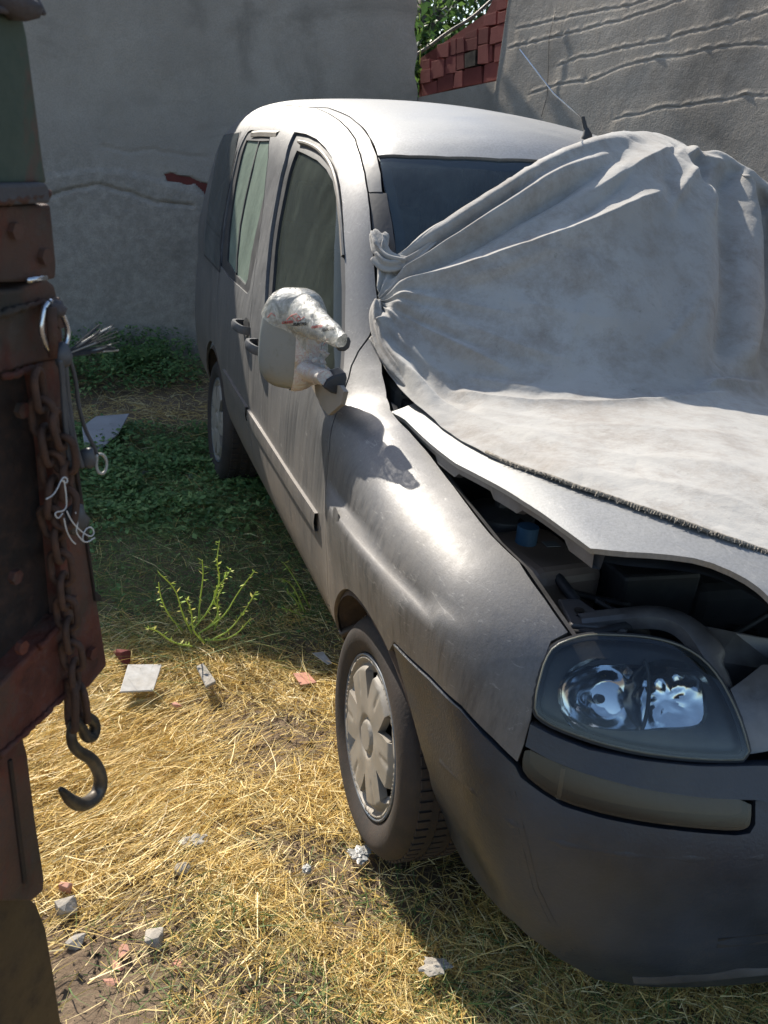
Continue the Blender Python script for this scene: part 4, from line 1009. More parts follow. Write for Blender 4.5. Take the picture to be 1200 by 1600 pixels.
# ------------------------------------------------------------------ the cloth: hem row to hem row, gathered at the near windscreen pillar
ROWS = [
 ([(590,388),(622,400),(700,352),(800,285),(880,238),(955,214),(1020,208),(1062,222),(1090,240),(1122,236),(1158,258),(1200,290),(1290,345),(1400,420)], [.02,.02,.02,.02,.02,.03,.04,.03,.03,.03,.03,.03,.03,.03]),
 ([(590,402),(628,424),(712,382),(806,322),(890,268),(965,238),(1025,228),(1068,242),(1098,258),(1130,262),(1166,288),(1206,325),(1295,380),(1410,455)], [.012,.015,.02,.025,.03,.035,.045,.045,.04,.05,.05,.05,.05,.05]),
 ([(591,440),(636,438),(722,415),(820,372),(905,332),(980,298),(1036,280),(1082,290),(1112,305),(1144,312),(1178,335),(1216,372),(1300,430),(1420,500)], [.015,.02,.03,.035,.045,.05,.06,.06,.06,.065,.065,.065,.06,.05]),
 ([(592,468),(640,470),(730,462),(830,440),(915,415),(985,395),(1040,380),(1088,382),(1122,392),(1154,398),(1188,414),(1228,440),(1310,490),(1430,560)], [.015,.02,.03,.04,.05,.055,.06,.06,.06,.065,.065,.065,.06,.05]),
 ([(592,482),(642,500),(730,515),(832,510),(918,500),(985,490),(1044,480),(1092,480),(1128,484),(1160,488),(1196,496),(1238,510),(1320,545),(1440,600)], [.015,.02,.03,.04,.045,.05,.05,.05,.05,.055,.055,.055,.05,.05]),
 ([(590,492),(638,528),(722,565),(830,575),(918,572),(985,566),(1044,560),(1092,556),(1130,556),(1164,556),(1200,560),(1244,568),(1330,590),(1450,635)], [.015,.018,.025,.03,.035,.035,.035,.035,.035,.035,.035,.035,.035,.035]),
 ([(588,500),(630,548),(708,604),(800,626),(900,630),(985,627),(1044,623),(1092,619),(1130,612),(1166,608),(1204,610),(1250,612),(1340,628),(1460,665)], [.012,.012,.014,.014,.014,.014,.014,.014,.016,.016,.016,.016,.015,.015]),
 ([(587,508),(622,566),(702,634),(798,656),(905,662),(990,663),(1050,662),(1098,660),(1136,656),(1172,654),(1210,656),(1256,662),(1350,680),(1470,710)], [.012,.012,.010,.010,.010,.010,.010,.010,.010,.010,.010,.010,.01,.01]),
 ([(585,516),(616,578),(698,655),(790,690),(895,715),(985,728),(1050,733),(1100,738),(1140,741),(1178,745),(1218,752),(1264,764),(1360,785),(1480,810)], [.012,.012,.008,.008,.008,.008,.008,.008,.008,.008,.008,.008,.008,.008]),
 ([(583,526),(612,590),(694,668),(782,718),(880,755),(975,786),(1040,808),(1090,826),(1134,842),(1176,856),(1224,872),(1275,890),(1370,920),(1490,950)], [.010,.010,.006,.006,.006,.006,.006,.006,.006,.006,.006,.006,.006,.006]),
]
def cr_interp(C, t):
    """Catmull-Rom along axis 0 of the control array"""
    n = len(C); i = np.clip(np.floor(t).astype(int), 0, n-2); f = (t-i).reshape((-1,)+(1,)*(C.ndim-1))
    P0, P1, P2, P3 = C[np.maximum(i-1, 0)], C[i], C[i+1], C[np.minimum(i+2, n-1)]
    return .5*((2*P1)+(-P0+P2)*f+(2*P0-5*P1+4*P2-P3)*f*f+(-P0+3*P1-3*P2+P3)*f**3)
G = np.array([hit(r, np.array(o)[:], F_hood) for r, o in ROWS])
# even out the depth so the sheet hangs smoothly instead of following every corner below it
dep = np.linalg.norm(G-CAM, axis=2); D0 = dep.copy()
for _ in range(2):
    d2 = dep.copy()
    d2[1:6, 1:-1] = .5*dep[1:6, 1:-1]+.125*(dep[0:5, 1:-1]+dep[2:7, 1:-1]+dep[1:6, :-2]+dep[1:6, 2:]); dep = np.minimum(d2, D0+.0)
for i in range(0, 1): dep[i] = cr_interp(dep[i][::1], np.linspace(0, 13, 14))
G = CAM+(G-CAM)/D0[..., None]*dep[..., None]
# the hem turned back behind the top edge
away = (G[0]-CAM); away /= np.linalg.norm(away, axis=1, keepdims=True)
k_ = np.interp(np.arange(14), [0, 3, 6, 13], [.01, .03, .12, .2])[:, None]
back_row = G[0]+away*k_+np.array([0, 0, -1.])*k_*.55
G = np.concatenate([back_row[None], G])
NU, NV = 520, 400
C1 = cr_interp(G, np.linspace(0, len(G)-1, NV)); C2 = cr_interp(C1.transpose(1, 0, 2), np.linspace(0, 13, NU)).transpose(1, 0, 2)   # NV x NU x 3
P = C2.reshape(-1, 3)
def gnorm(P):
    A = P.reshape(NV, NU, 3); du = np.gradient(A, axis=1); dv = np.gradient(A, axis=0); n = np.cross(du, dv); n /= np.linalg.norm(n, axis=2, keepdims=True)+1e-12
    n = n.reshape(-1, 3); s = np.sign(((CAM-P)*n).sum(1)); return n*np.where(s == 0, 1, s)[:, None]
base_n = gnorm(P)
for _ in range(6):
    B = base_n.reshape(NV, NU, 3); B = (B+np.roll(B, 1, 0)+np.roll(B, -1, 0)+np.roll(B, 1, 1)+np.roll(B, -1, 1)); base_n = B.reshape(-1, 3); base_n /= np.linalg.norm(base_n, axis=1, keepdims=True)
px = proj(P)
def ridge(pts, amp, wid, sharp=1., taper=(.15, .2), skew=0.):
    """a fold following a line on the sheet: rounded crest, optionally steeper on one side"""
    pts = chaikin(np.array(pts, float), 2, False); seg = np.diff(pts, axis=0); L = np.linalg.norm(seg, axis=1); cum = np.concatenate([[0], np.cumsum(L)]); best = np.full(len(px), 1e9); sg = np.zeros(len(px)); tt = np.zeros(len(px))
    for i in range(len(seg)):
        q = px-pts[i]; t = np.clip((q@seg[i])/(L[i]**2), 0, 1); r = q-t[:, None]*seg[i]; d = np.linalg.norm(r, axis=1); c = seg[i][0]*q[:, 1]-seg[i][1]*q[:, 0]
        m = d < best; best[m] = d[m]; sg[m] = np.sign(c[m]); tt[m] = (cum[i]+t[m]*L[i])/cum[-1]
    w_ = wid*np.where(sg > 0, 1+skew, 1-skew); e = np.exp(-(best/w_)**(2 if sharp >= 1 else 1.15))
    tp = np.clip(tt/taper[0], 0, 1)*np.clip((1-tt)/taper[1], 0, 1) if min(taper) > 0 else 1
    return amp*e*ss(tp)
FOLDS = [
 ([(1000,250),(960,300),(900,350),(850,380)], -.008, 8, 1, (.2,.4), 0), ([(1090,262),(1060,300),(1040,350)], .010, 8, 1, (.2,.4), 0), ([(1108,262),(1104,310),(1112,360)], .010, 7, 1, (.2,.4), 0),
 ([(620,470),(700,478),(780,490),(850,500)], .007, 9, .5, (.1,.5), 0), ([(610,486),(700,530),(790,560)], -.008, 7, 1, (.1,.4), 0), ([(1000,560),(1060,520),(1100,440)], .006, 9, 1, (.3,.4), 0),
 ([(700,450),(780,430),(850,400),(900,390)], .006, 8, 1, (.2,.4), 0), ([(1190,320),(1230,420),(1240,520)], .018, 10, 1, (.1,.2), 0),
 ([(930,450),(900,500),(880,560),(870,610)], .005, 10, 1, (.3,.3), 0), ([(720,590),(800,605),(880,612)], .006, 6, 1, (.2,.3), 0),
 ([(596,462),(625,452),(690,437),(773,410),(880,372),(960,338),(1035,300),(1060,285)], .030, 20, .5, (.08,.2), .45),
 ([(600,458),(650,432),(740,382),(830,328),(900,286),(960,262)], -.022, 9, 1, (.1,.3), 0),
 ([(605,452),(640,425),(720,372),(800,320),(870,276),(940,248),(1000,236)], .024, 13, 1, (.1,.3), .3),
 ([(600,440),(640,412),(720,358),(800,303),(870,255)], -.014, 6, 1, (.1,.3), 0),
 ([(622,400),(700,355),(800,290),(880,243),(960,218),(1030,212)], .016, 10, 1, (.1,.2), 0),
 ([(598,478),(650,512),(720,548),(790,580),(850,600)], .020, 17, .5, (.1,.4), -.3),
 ([(598,470),(670,492),(760,528),(860,560),(960,585)], .014, 24, .5, (.1,.4), -.3),
 ([(594,488),(625,530),(680,585),(740,612)], .014, 12, 1, (.1,.3), 0),
 ([(1128,250),(1140,310),(1142,400),(1138,500),(1120,590)], -.030, 16, 1, (.1,.2), 0),
 ([(1160,262),(1172,330),(1176,430),(1172,520),(1160,596)], .030, 15, 1, (.08,.15), .3),
 ([(1180,290),(1200,360),(1206,470),(1196,590)], -.02, 12, 1, (.1,.15), 0),
 ([(1090,300),(1100,400),(1098,500),(1090,570)], .014, 22, 1, (.2,.3), 0),
 ([(1060,228),(1010,252),(950,290),(880,318)], .016, 13, .5, (.15,.5), .3),
 ([(1052,232),(1080,270),(1110,318),(1122,360)], .018, 11, .5, (.1,.4), 0),
 ([(1040,246),(1046,290),(1060,330),(1090,370)], -.012, 12, 1, (.2,.5), 0),
 ([(1085,240),(1092,262),(1120,300)], -.022, 10, 1, (.1,.4), 0),
 ([(1000,232),(940,262),(870,300),(800,345)], -.012, 12, 1, (.2,.4), 0),
 ([(1070,232),(1100,250),(1140,262)], .016, 9, 1, (.2,.3), 0),
 ([(1020,300),(1030,400),(1060,470),(1100,520)], -.008, 26, 1, (.3,.4), 0),
 ([(880,400),(930,430),(960,480),(975,540)], .008, 28, 1, (.3,.4), 0),
 ([(760,470),(840,480),(930,500),(1020,505)], .008, 26, .5, (.3,.4), 0),
 ([(700,612),(790,633),(900,637),(1000,634),(1100,628),(1150,618)], .016, 8, .5, (.1,.1), .2),
 ([(1085,612),(1120,604),(1160,608),(1200,612)], .020, 9, 1, (.2,.2), 0),
 ([(640,592),(700,640),(780,672),(870,690),(960,700)], .012, 12, .5, (.15,.4), .2),
 ([(700,630),(790,652),(900,668),(1010,672),(1120,680),(1200,690)], .008, 12, .5, (.2,.2), .2),
 ([(760,672),(860,700),(980,718),(1090,724),(1200,738)], .007, 14, .5, (.2,.2), .2),
 ([(830,715),(930,740),(1040,760),(1130,780),(1200,800)], .006, 14, .5, (.2,.2), .2),
 ([(700,655),(790,700),(880,735),(980,765)], .007, 9, 1, (.2,.3), 0),
 ([(596,500),(600,535),(620,568),(652,602),(690,640)], .026, 10, 1, (.05,.4), 0),
 ([(588,512),(592,545),(610,575),(640,612)], -.012, 5, 1, (.1,.3), 0),
 ([(640,570),(690,618),(760,652)], -.010, 8, 1, (.2,.3), 0),
]
h = np.zeros(len(P))
for f in FOLDS: h += 1.3*ridge(*f)
# finer creases fanning out from the gathering and soft random rumpling
ctr = np.array([588., 470.]); rel = px-ctr; rad = np.hypot(rel[:, 0], rel[:, 1]); ang_ = np.arctan2(rel[:, 1], rel[:, 0])
h += .0022*np.exp(-(rad/60)**2)*np.sin(ang_*26)*np.clip(rad/12, 0, 1)+.004*np.exp(-(rad/170)**2)*np.sin(ang_*17+1)
ns = np.array([mnoise.noise(Vector((p[0]*3.2, p[1]*3.2, p[2]*3.2))) for p in C2[::4, ::4].reshape(-1, 3)]).reshape(len(range(0, NV, 4)), -1)
n2 = np.array([mnoise.noise(Vector((p[0]*11, p[1]*8+p[0]*3, p[2]*11))) for p in C2[::4, ::4].reshape(-1, 3)]).reshape(ns.shape)
def up(a):
    b = cr_interp(a, np.linspace(0, a.shape[0]-1, NV)); return cr_interp(b.T.copy(), np.linspace(0, a.shape[1]-1, NU)).T
h = h.reshape(NV, NU)+.006*up(ns)+.006*np.abs(up(n2))
h = h.ravel(); P2 = P+base_n*h[:, None]
# never let the sheet sink into the car
v = F_hood(P2); low = v < .004; gN = grad(P2[low], F_hood); P2[low] += gN*(.004-v[low])[:, None]
i, j = np.meshgrid(np.arange(NV-1), np.arange(NU-1), indexing='ij'); a = (i*NU+j).ravel(); Q = np.stack([a, a+1, a+NU+1, a+NU], -1)
cl = mk('cover_cloth', P2, Q, M['cloth'], None, True)
sol = cl.modifiers.new('thickness', 'SOLIDIFY'); sol.thickness = .0025; sol.offset = 1
tag(cl, 'dirty grey cloth draped over the windscreen and raised bonnet, gathered at the near pillar', 'cover')
# frayed stitched hem along the bottom edge
E0 = P2.reshape(NV, NU, 3)[-1]; mb = MB(); rngh = random.Random(4)
for k in range(120, NU-8, 1):
    p = E0[k]; d = E0[min(k+1, NU-1)]-E0[k-1]; d /= np.linalg.norm(d)+1e-9; s_ = np.cross(d, [0, 0, 1.])
    q = p-s_*rngh.uniform(.000, .010)*(1 if s_[1] > 0 else -1)+np.array([0, 0, rngh.uniform(-.004, .003)])+d*rngh.uniform(-.004, .004)
    mb.tube([p+[0, 0, .004], (p+q)/2+[0, 0, .005], q], .0011, 3, False)
fr = mb.build('frayed_hem', M['hem'], cl); fr['kind'] = 'stuff'
MB().tube([p+[0, 0, .003] for p in E0[110::6]], .0035, 6).build('hem_roll', M['hem'], cl, True)
# torn knotted corner at the pillar
def crumpled_tube(name, pts, rads, seed, m, par, n=28, amp=.35):
    pts = chaikin(np.array(pts), 2, False); rads = np.interp(np.linspace(0, 1, len(pts)), np.linspace(0, 1, len(rads)), rads); V = []; prev = None; K = len(pts)
    for i in range(K):
        t = pts[min(i+1, K-1)]-pts[max(0, i-1)]; t /= np.linalg.norm(t); a = (np.cross(t, [.3, .2, 1.]) if prev is None else prev-t*(prev@t)); a /= np.linalg.norm(a); b = np.cross(t, a); prev = a
        for j in range(n):
            w_ = 2*math.pi*j/n; r = rads[i]*(1+amp*math.sin(5*w_+i*.15+seed)+.25*mnoise.noise(Vector((math.cos(w_)*1.6, math.sin(w_)*1.6, i*.18+seed)))); V.append(pts[i]+r*(math.cos(w_)*a+math.sin(w_)*b))
    Fs = [[i*n+j, i*n+(j+1) % n, (i+1)*n+(j+1) % n, (i+1)*n+j] for i in range(K-1) for j in range(n)]+[list(range(n)), [(K-1)*n+j for j in range(n)]]
    return MB().add(V, Fs).build(name, m, par, True, 80)
def c3(pts, off): return [hit([p], off)[0] for p in pts]
crumpled_tube('twisted_corner', c3([(583,362),(588,372),(592,385),(600,398),(612,408),(635,412)], .022), [.008, .016, .020, .018, .018, .016], 1., M['cloth'], cl)
crumpled_tube('twisted_corner', c3([(598,366),(602,372),(600,382),(597,392)], .026), [.007, .011, .012, .010], 2., M['cloth'], cl)
crumpled_tube('twisted_corner', c3([(590,400),(606,420),(640,412),(680,378)], .018), [.018, .020, .016, .008], 3.2, M['cloth'], cl)
crumpled_tube('gathered_hem', c3([(590,470),(588,492),(590,516),(600,545),(618,572),(640,598),(668,628)], .018), [.010, .017, .019, .020, .022, .020, .014], 4., M['cloth'], cl, amp=.22)
crumpled_tube('gathered_hem', c3([(580,528),(594,545),(608,568),(626,594),(648,618)], .010), [.006, .012, .014, .014, .008], 5., M['cloth'], cl, amp=.25)
# ------------------------------------------------------------------ ground
def gh(x, y):
    """height of the soil"""
    return .018*np.sin(x*2.1+y*1.3)+.012*np.sin(x*5.3-y*3.7+1)+.006*np.sin(x*13.1+y*9.7)-.012
def axis_pts(lo, a, b, hi, fine, n=24):
    f = np.arange(a, b, fine); l = a-np.geomspace(fine, a-lo, n)[::-1]; r = b+np.geomspace(fine, hi-b, n); return np.concatenate([l, f, r])
gx, gy = axis_pts(-60, -2.6, 1.6, 60, .02), axis_pts(-60, -1.6, 5.6, 60, .025)
X, Y = np.meshgrid(gx, gy, indexing='ij'); near = np.exp(-np.maximum(np.abs(Y-2)-5, 0)); Z = gh(X, Y)*near
nz = np.array([mnoise.noise(Vector((x*9, y*9, 0)))*.012+mnoise.noise(Vector((x*28, y*28, 3)))*.006 if (-2.7 < x < 1.7 and -1.7 < y < 5.7) else 0 for x, y in zip(X.ravel(), Y.ravel())]).reshape(X.shape); Z = Z+nz
n0, n1 = X.shape; i, j = np.meshgrid(np.arange(n0-1), np.arange(n1-1), indexing='ij'); a = (i*n1+j).ravel()
gr = mk('ground', np.stack([X, Y, Z], -1).reshape(-1, 3), np.stack([a, a+n1, a+n1+1, a+1], -1), M['soil'], None, True); tag(gr, kind='structure')
# ------------------------------------------------------------------ walls
WY = 5.18
def corner_x(z): return 1.19-.126*z
def rough_wall(name, o, du, dv, n, nu, nv, amp, m, label, cat, cracks=None, thick=.3, outline=None):
    o, du, dv, n = map(np.array, (o, du, dv, n)); U, Vv = np.meshgrid(np.linspace(0, 1, nu), np.linspace(0, 1, nv), indexing='ij')
    P = o+U[..., None]*du+Vv[..., None]*dv
    if outline is not None: P = outline(U, Vv)
    d = np.array([mnoise.noise(Vector(p*.9))*amp*2+mnoise.noise(Vector(p*4.))*amp*.6 for p in P.reshape(-1, 3)]).reshape(nu, nv)
    if cracks is not None: d = d+cracks(P)
    P = P+n*d[..., None]; i, j = np.meshgrid(np.arange(nu-1), np.arange(nv-1), indexing='ij'); a = (i*nv+j).ravel(); V = P.reshape(-1, 3)
    ed = list(range(0, nv))+[k*nv+nv-1 for k in range(1, nu)]+[(nu-1)*nv+k for k in range(nv-2, -1, -1)]+[k*nv for k in range(nu-2, 0, -1)]
    B = V[ed]-n*thick; b = len(V); Fs = np.stack([a, a+nv, a+nv+1, a+1], -1).tolist(); K = len(ed)
    Fs += [[ed[k], ed[(k+1) % K], b+(k+1) % K, b+k] for k in range(K)]+[[b+k for k in range(K)]]
    return V, B, Fs
nL = np.array([0, -1., 0])
crk = [[(160,228),(205,238),(240,233),(275,240),(322,246)], [(70,308),(115,295),(160,288),(200,300),(240,315),(300,320)]]
crk3 = [np.array([at(x, y, 'y', WY) for x, y in c]) for c in crk]
patch = np.array([at(x, y, 'y', WY)[[0, 2]] for x, y in ((257,272),(268,270),(282,275),(298,277),(306,281),(318,286),(334,289),(334,308),(324,309),(314,296),(305,288),(292,289),(280,285),(262,283))])
def cracks(P):
    s = np.zeros(P.shape[:2]); Q = P.reshape(-1, 3)
    for c, dpt in zip(crk3, (.006, .020)):
        c = resample(c, .03, False); c = c+np.array([[0, 0, .012*mnoise.noise(Vector(p*14))] for p in c]); D = np.full(len(Q), 9.)
        for p, q in zip(c[:-1], c[1:]):
            e = q-p; t = np.clip(((Q-p)@e)/(e@e), 0, 1); D = np.minimum(D, np.linalg.norm((Q-p-t[:, None]*e)[:, [0, 2]], axis=1))
        s -= (dpt*np.exp(-(D/.012)**2)).reshape(s.shape)
    # render bulges out and is rougher below the lower crack
    zc = 1.22+.06*np.sin(Q[:, 0]*4); s += (.018*ss((zc-Q[:, 2])/.03)+.010*ss((zc+.16-Q[:, 2])/.02)).reshape(s.shape)*ss((Q[:, 0]+3.2)/.4).reshape(s.shape)*0+(.012*ss((zc-Q[:, 2])/.05)).reshape(s.shape)
    inn = inpoly(Q[:, [0, 2]], patch).reshape(s.shape); return s-.018*inn
def ol(U, Vv):
    x_ = np.where(U < .5, -7+(U/.5)*5.2, -1.8+(U-.5)/.5*2.4); z = -.1+Vv*(.1+np.interp(x_, [-7, -2.35, -2.15, -1.9, -1.4, .7], [3.38, 3.38, 3.62, 3.50, 3.38, 3.38])+.012*np.sin(x_*9)); xr = corner_x(z); x = np.where(U < .5, -7+(U/.5)*5.2, 0); t = np.clip((U-.5)/.5, 0, 1); x = np.where(U < .5, x, -1.8+t*(xr+1.8)); x = x+.012*np.sin(z*23)*(U > .995); return np.stack([x, np.full_like(x, WY), z], -1)  # unseen top edge shaped for the shadow it casts on car and ground
V, B, Fs = rough_wall('', (0, 0, 0), (1, 0, 0), (0, 0, 1), nL, 420, 300, .008, None, '', '', cracks, .28, ol)
wl = MB().add(np.vstack([V, B]), Fs).build('rendered_wall', M['wall'], None, True, 50)
tag(wl, 'grey rendered wall with long cracks and a red patch behind the car', 'wall')
pb = MB(); C = np.array([[x, WY+.004, z] for x, z in patch]); pb.prism(C[::-1], (0, -1, 0), .01); pb.build('exposed_brick_patch', M['brick_b'], wl)
# board-marked wall on the right, running towards the camera
RA_ = R_(76); RD = np.array([math.cos(RA_), -math.sin(RA_), 0]); RO = np.array([.93, 5.32, 0]); RN = np.array([-math.sin(RA_), -math.cos(RA_), 0])
def rp(px_, py_, lift=0.): return at_plane(px_, py_, RO+RN*lift, RN)
def suv(P): Q = P-RO; return Q@RD, Q[..., 2]
BL = [[(802,42),(900,20),(990,2),(1060,-18)], [(790,72),(865,55),(960,30),(1080,-8)], [(865,102),(905,86),(960,75),(1040,58),(1120,36),(1200,14)], [(820,145),(870,130),(930,118),(1000,92),(1100,75),(1200,62)], [(950,185),(1010,170),(1080,160),(1160,148),(1220,142)]]
bl = []
for L in BL: s_, z_ = suv(np.array([rp(*p) for p in L])); bl.append((s_, z_))
sA, zA = suv(np.array([rp(655,152), rp(778,126), rp(790,0)])); S_END = 5.9
def boards(P):
    s, z = suv(P); d = np.zeros(s.shape)
    for k, (a, b) in enumerate(bl):
        o = np.argsort(a); tt_ = np.linspace(0, 6.2, 700); n_a = np.array([mnoise.noise(Vector((t*5, k*3.1, 0))) for t in tt_]); n_b = np.array([mnoise.noise(Vector((t*19, k*3.1, 5))) for t in tt_]); zz = np.interp(s, a[o], b[o])+np.interp(s, tt_, .012*n_a+.006*n_b); rg = .45+np.interp(s, tt_, 1.1*n_b); f = ss((s-a.min())/.08)*ss((a.max()+.4-s)/.2)
        d += f*(.006*rg*np.exp(-((z-zz)/.007)**2)-.006*np.exp(-((z-zz+.014)/.006)**2)+.004*ss((zz-z)/.01)*ss((z-zz+.30)/.28))
    return d
def olR(U, Vv):
    s = U*S_END; ztop = 3.9; # notch at the far end: lower wall under the bricks
    zt = np.where(s < sA[1], np.interp(s, [0, sA[0], sA[1]], [zA[0]-.05, zA[0], zA[1]]), ztop); z = -.1+Vv*(zt+.1)
    return RO+s[..., None]*RD+np.stack([0*z, 0*z, z], -1)
U0 = sA[1]/S_END
def part_wall(u0, u1, nu, nv):
    def f(U, Vv):
        if u1 > .9: U = np.interp(U, [0, .88, 1], [0, (4.2/S_END-u0)/(u1-u0), 1]); Vv = np.interp(Vv, [0, .08, .90, 1], [0, 1.3/4, 3.0/4, 1])
        return olR(u0+U*(u1-u0), Vv)
    return rough_wall('', (0, 0, 0), RD, (0, 0, 1), RN, nu, nv, .0045, None, '', '', boards, .25, f)
V, B, Fs = part_wall(U0+1e-4, 1, 420, 300); mb = MB().add(np.vstack([V, B]), Fs); wr = mb.build('concrete_wall', M['wall2'], None, True, 50)
tag(wr, 'rough board-marked concrete wall along the right side', 'wall')
V, B, Fs = part_wall(0, U0, 60, 150); lowp = MB().add(np.vstack([V, B]), Fs).build('low_section', M['wall2'], wr, True, 50)
# hollow bricks stacked in the notch
def bq(px_, py_): s, z = suv(rp(px_, py_)); return float(s), float(z)
BR = [ # pixel quads, clockwise from lower left
 [(659,150),(659,132),(682,126),(682,145)], [(683,145),(684,119),(708,114),(707,138)], [(708,138),(711,112),(722,110),(722,135)], [(723,135),(726,108),(751,103),(753,130)], [(755,129),(757,101),(781,94),(778,124)],
 [(657,131),(657,110),(672,107),(672,128)], [(673,124),(674,96),(693,92),(693,119)], [(695,116),(697,90),(712,86),(712,113)], [(713,110),(714,85),(724,82),(725,107)], [(727,80),(727,62),(745,58),(745,77)], [(746,100),(747,72),(762,68),(763,99)], [(772,98),(773,70),(784,66),(782,95)], [(763,97),(765,72),(768,71),(768,96)],
 [(683,90),(683,70),(701,65),(700,89)], [(703,87),(704,62),(712,60),(712,85)], [(713,84),(714,60),(724,58),(725,81)], [(726,61),(727,52),(745,45),(745,58)], [(747,70),(748,46),(763,42),(762,67)], [(765,70),(767,44),(788,36),(786,64)], [(755,41),(757,24),(775,18),(775,38)], [(777,38),(778,20),(790,16),(789,34)], [(775,17),(777,-4),(792,-8),(791,13)], [(659,110),(659,95),(671,92),(671,107)]]
rb = random.Random(3)
hb_ = None
for k, q in enumerate(BR):
    lift = rb.uniform(-.014, .004)-.05
    P4 = [rp(*p, lift) for p in q]
    o = bevel(MB().prism(P4, RN, .10).build('brick', M['brick'] if rb.random() < .6 else M['brick_b'], lowp), .002)
q = [(726,106),(726,84),(743,78),(742,102)]; P4 = [rp(*p, -.05) for p in q]; MB().prism(P4, RN, .05).build('brick', M['stone'] if False else M['iron'], lowp)
mort = [rp(*p, -.13) for p in ((655,152),(655,92),(700,62),(760,20),(775,-10),(795,-14),(780,126))]; MB().prism(mort, RN, .05).build('brick_backing', M['brick_b'], lowp)
# hanging thread on the wall
w_ = MB(); w_.tube([rp(868, 15, .01), rp(858, 60, .012), rp(857, 100, .01), rp(855, 150, .01), rp(846, 182, .01)], .0018, 5); tag(w_.build('loose_wire', M['iron'], None, True), 'thin dark wire hanging down the concrete wall behind the aerial', 'wire')
# ------------------------------------------------------------------ things beyond the gap: tree, pipe
def leaves(n, centers, rad, size, rng):
    c = centers[rng.integers(0, len(centers), n)]+rng.normal(0, 1, (n, 3))*rad; d = rng.normal(0, 1, (n, 3)); d /= np.linalg.norm(d, axis=1, keepdims=True); e = np.cross(d, rng.normal(0, 1, (n, 3))); e /= np.linalg.norm(e, axis=1, keepdims=True)
    s = size*rng.uniform(.6, 1.3, (n, 1)); nn = np.cross(d, e); V = np.stack([c-d*s, c+e*s*.45+nn*s*.1, c+d*s, c-e*s*.45+nn*s*.1], 1).reshape(-1, 3); a = np.arange(n)*4
    return V, np.concatenate([np.stack([a, a+1, a+2], -1), np.stack([a, a+2, a+3], -1)])
tree = empty('fig_tree', (1.6, 7.3, 0), 'leafy tree growing beyond the gap between the two walls', 'tree')
tr = MB(); b0 = np.array([1.6, 7.3, -.05]); tr.tube([b0, b0+[.05, 0, .9], b0+[0, .05, 1.8], b0+[.1, .1, 2.9]], [.13, .11, .09, .06], 12)
rt = random.Random(8); tips = []
for k in range(26):
    s0 = b0+[.03, .03, 1.2+1.5*rt.random()]; a_ = rt.uniform(0, 6.28); e = s0+np.array([math.cos(a_)*rt.uniform(.5, 1.3), math.sin(a_)*rt.uniform(.4, 1.), rt.uniform(.0, 1.2)]); tr.tube([s0, (s0+e)/2+[0, 0, .1], e], [.035, .022, .008], 6); tips += [e, (s0+e)/2+[0, 0, .05]]
tr.build('trunk', M['bark'], tree, True)
V, T = leaves(22000, np.array(tips+[t-[0, 0, .7] for t in tips]), .28, .05, np.random.default_rng(5)); mk('crown', V, T, M['tree_leaf'], tree)
pp = MB(); P_ = [at(px_, py_, 'y', 5.75) for px_, py_ in ((640,92),(672,72),(700,50),(735,30),(760,8),(790,-20))]; pp.tube(chaikin(np.array(P_), 2, False), .013, 8); tag(pp.build('grey_pipe', M['iron'], None, True), 'thin grey pipe slanting across the leaves above the red bricks', 'pipe')
# bright ivy sprigs down the gap's edge
iv = empty('ivy_sprig', at(654, 150, 'y', 5.4), 'sunlit ivy sprig hanging down the edge of the rendered wall', 'plant')
ivc = np.array([at(x, y, 'y', 5.42) for x, y in ((656,35),(660,48),(668,55),(656,62),(660,66),(656,104),(655,118),(656,130),(657,150),(700,15),(690,8))]); V, T = leaves(90, ivc, .03, .045, np.random.default_rng(2)); mk('leaves', V, T, M['tree_leaf'], iv)
st = MB(); st.tube([at(655, 20, 'y', 5.42), at(658, 60, 'y', 5.42), at(655, 110, 'y', 5.42), at(656, 152, 'y', 5.42)], .004, 5); st.build('stem', M['weed'], iv)
# ------------------------------------------------------------------ straw, grass, weeds
def gz(x, y): return gh(x, y)
def blades(n, xs, ys, L, W_, lift, heading=None, spread=3.14, rng=RNG, curl=.3, segs=2):
    x, y = xs, ys; z = gz(x, y)+.002; a = rng.uniform(-math.pi, math.pi, n) if heading is None else heading+rng.normal(0, spread, n)
    el = lift*np.abs(rng.normal(0, 1, n)); l = L*rng.lognormal(0, .35, n); wd = W_*rng.uniform(.6, 1.4, n)
    D = np.stack([np.cos(a)*np.cos(el), np.sin(a)*np.cos(el), np.sin(el)], -1); S = np.stack([-np.sin(a), np.cos(a), 0*a], -1); k = rng.normal(0, curl, n)[:, None]; base = np.stack([x, y, z], -1)+np.array([0, 0, 1.])*np.abs(rng.normal(0, .012, n))[:, None]
    roll = rng.uniform(-1.2, 1.2, n)[:, None]; Sd = S*np.cos(roll)+np.array([0, 0, 1.])*np.sin(roll)
    ring = []
    for t in np.linspace(0, 1, segs+1):
        p = base+D*(l*t)[:, None]+S*k*(l*t*t)[:, None]*.6-np.array([0, 0, 1.])*(l*t*t*np.sin(el)*.45)[:, None]; ww = (wd*(1-.75*t))[:, None]; ring += [p-Sd*ww/2, p+Sd*ww/2]
    V = np.stack(ring, 1).reshape(-1, 3); m = 2*(segs+1); b = np.arange(n)*m; T = []
    for s in range(segs): o = b+2*s; T += [np.stack([o, o+1, o+3], -1), np.stack([o, o+3, o+2], -1)]
    gnd = np.repeat(gz(x, y), m)+.001; V[:, 2] = np.maximum(V[:, 2], gnd); return V, np.concatenate(T)
def merge(L):
    Vs, Ts, o = [], [], 0
    for V, T in L: Vs.append(V); Ts.append(T+o); o += len(V)
    return np.vstack(Vs), np.vstack(Ts)
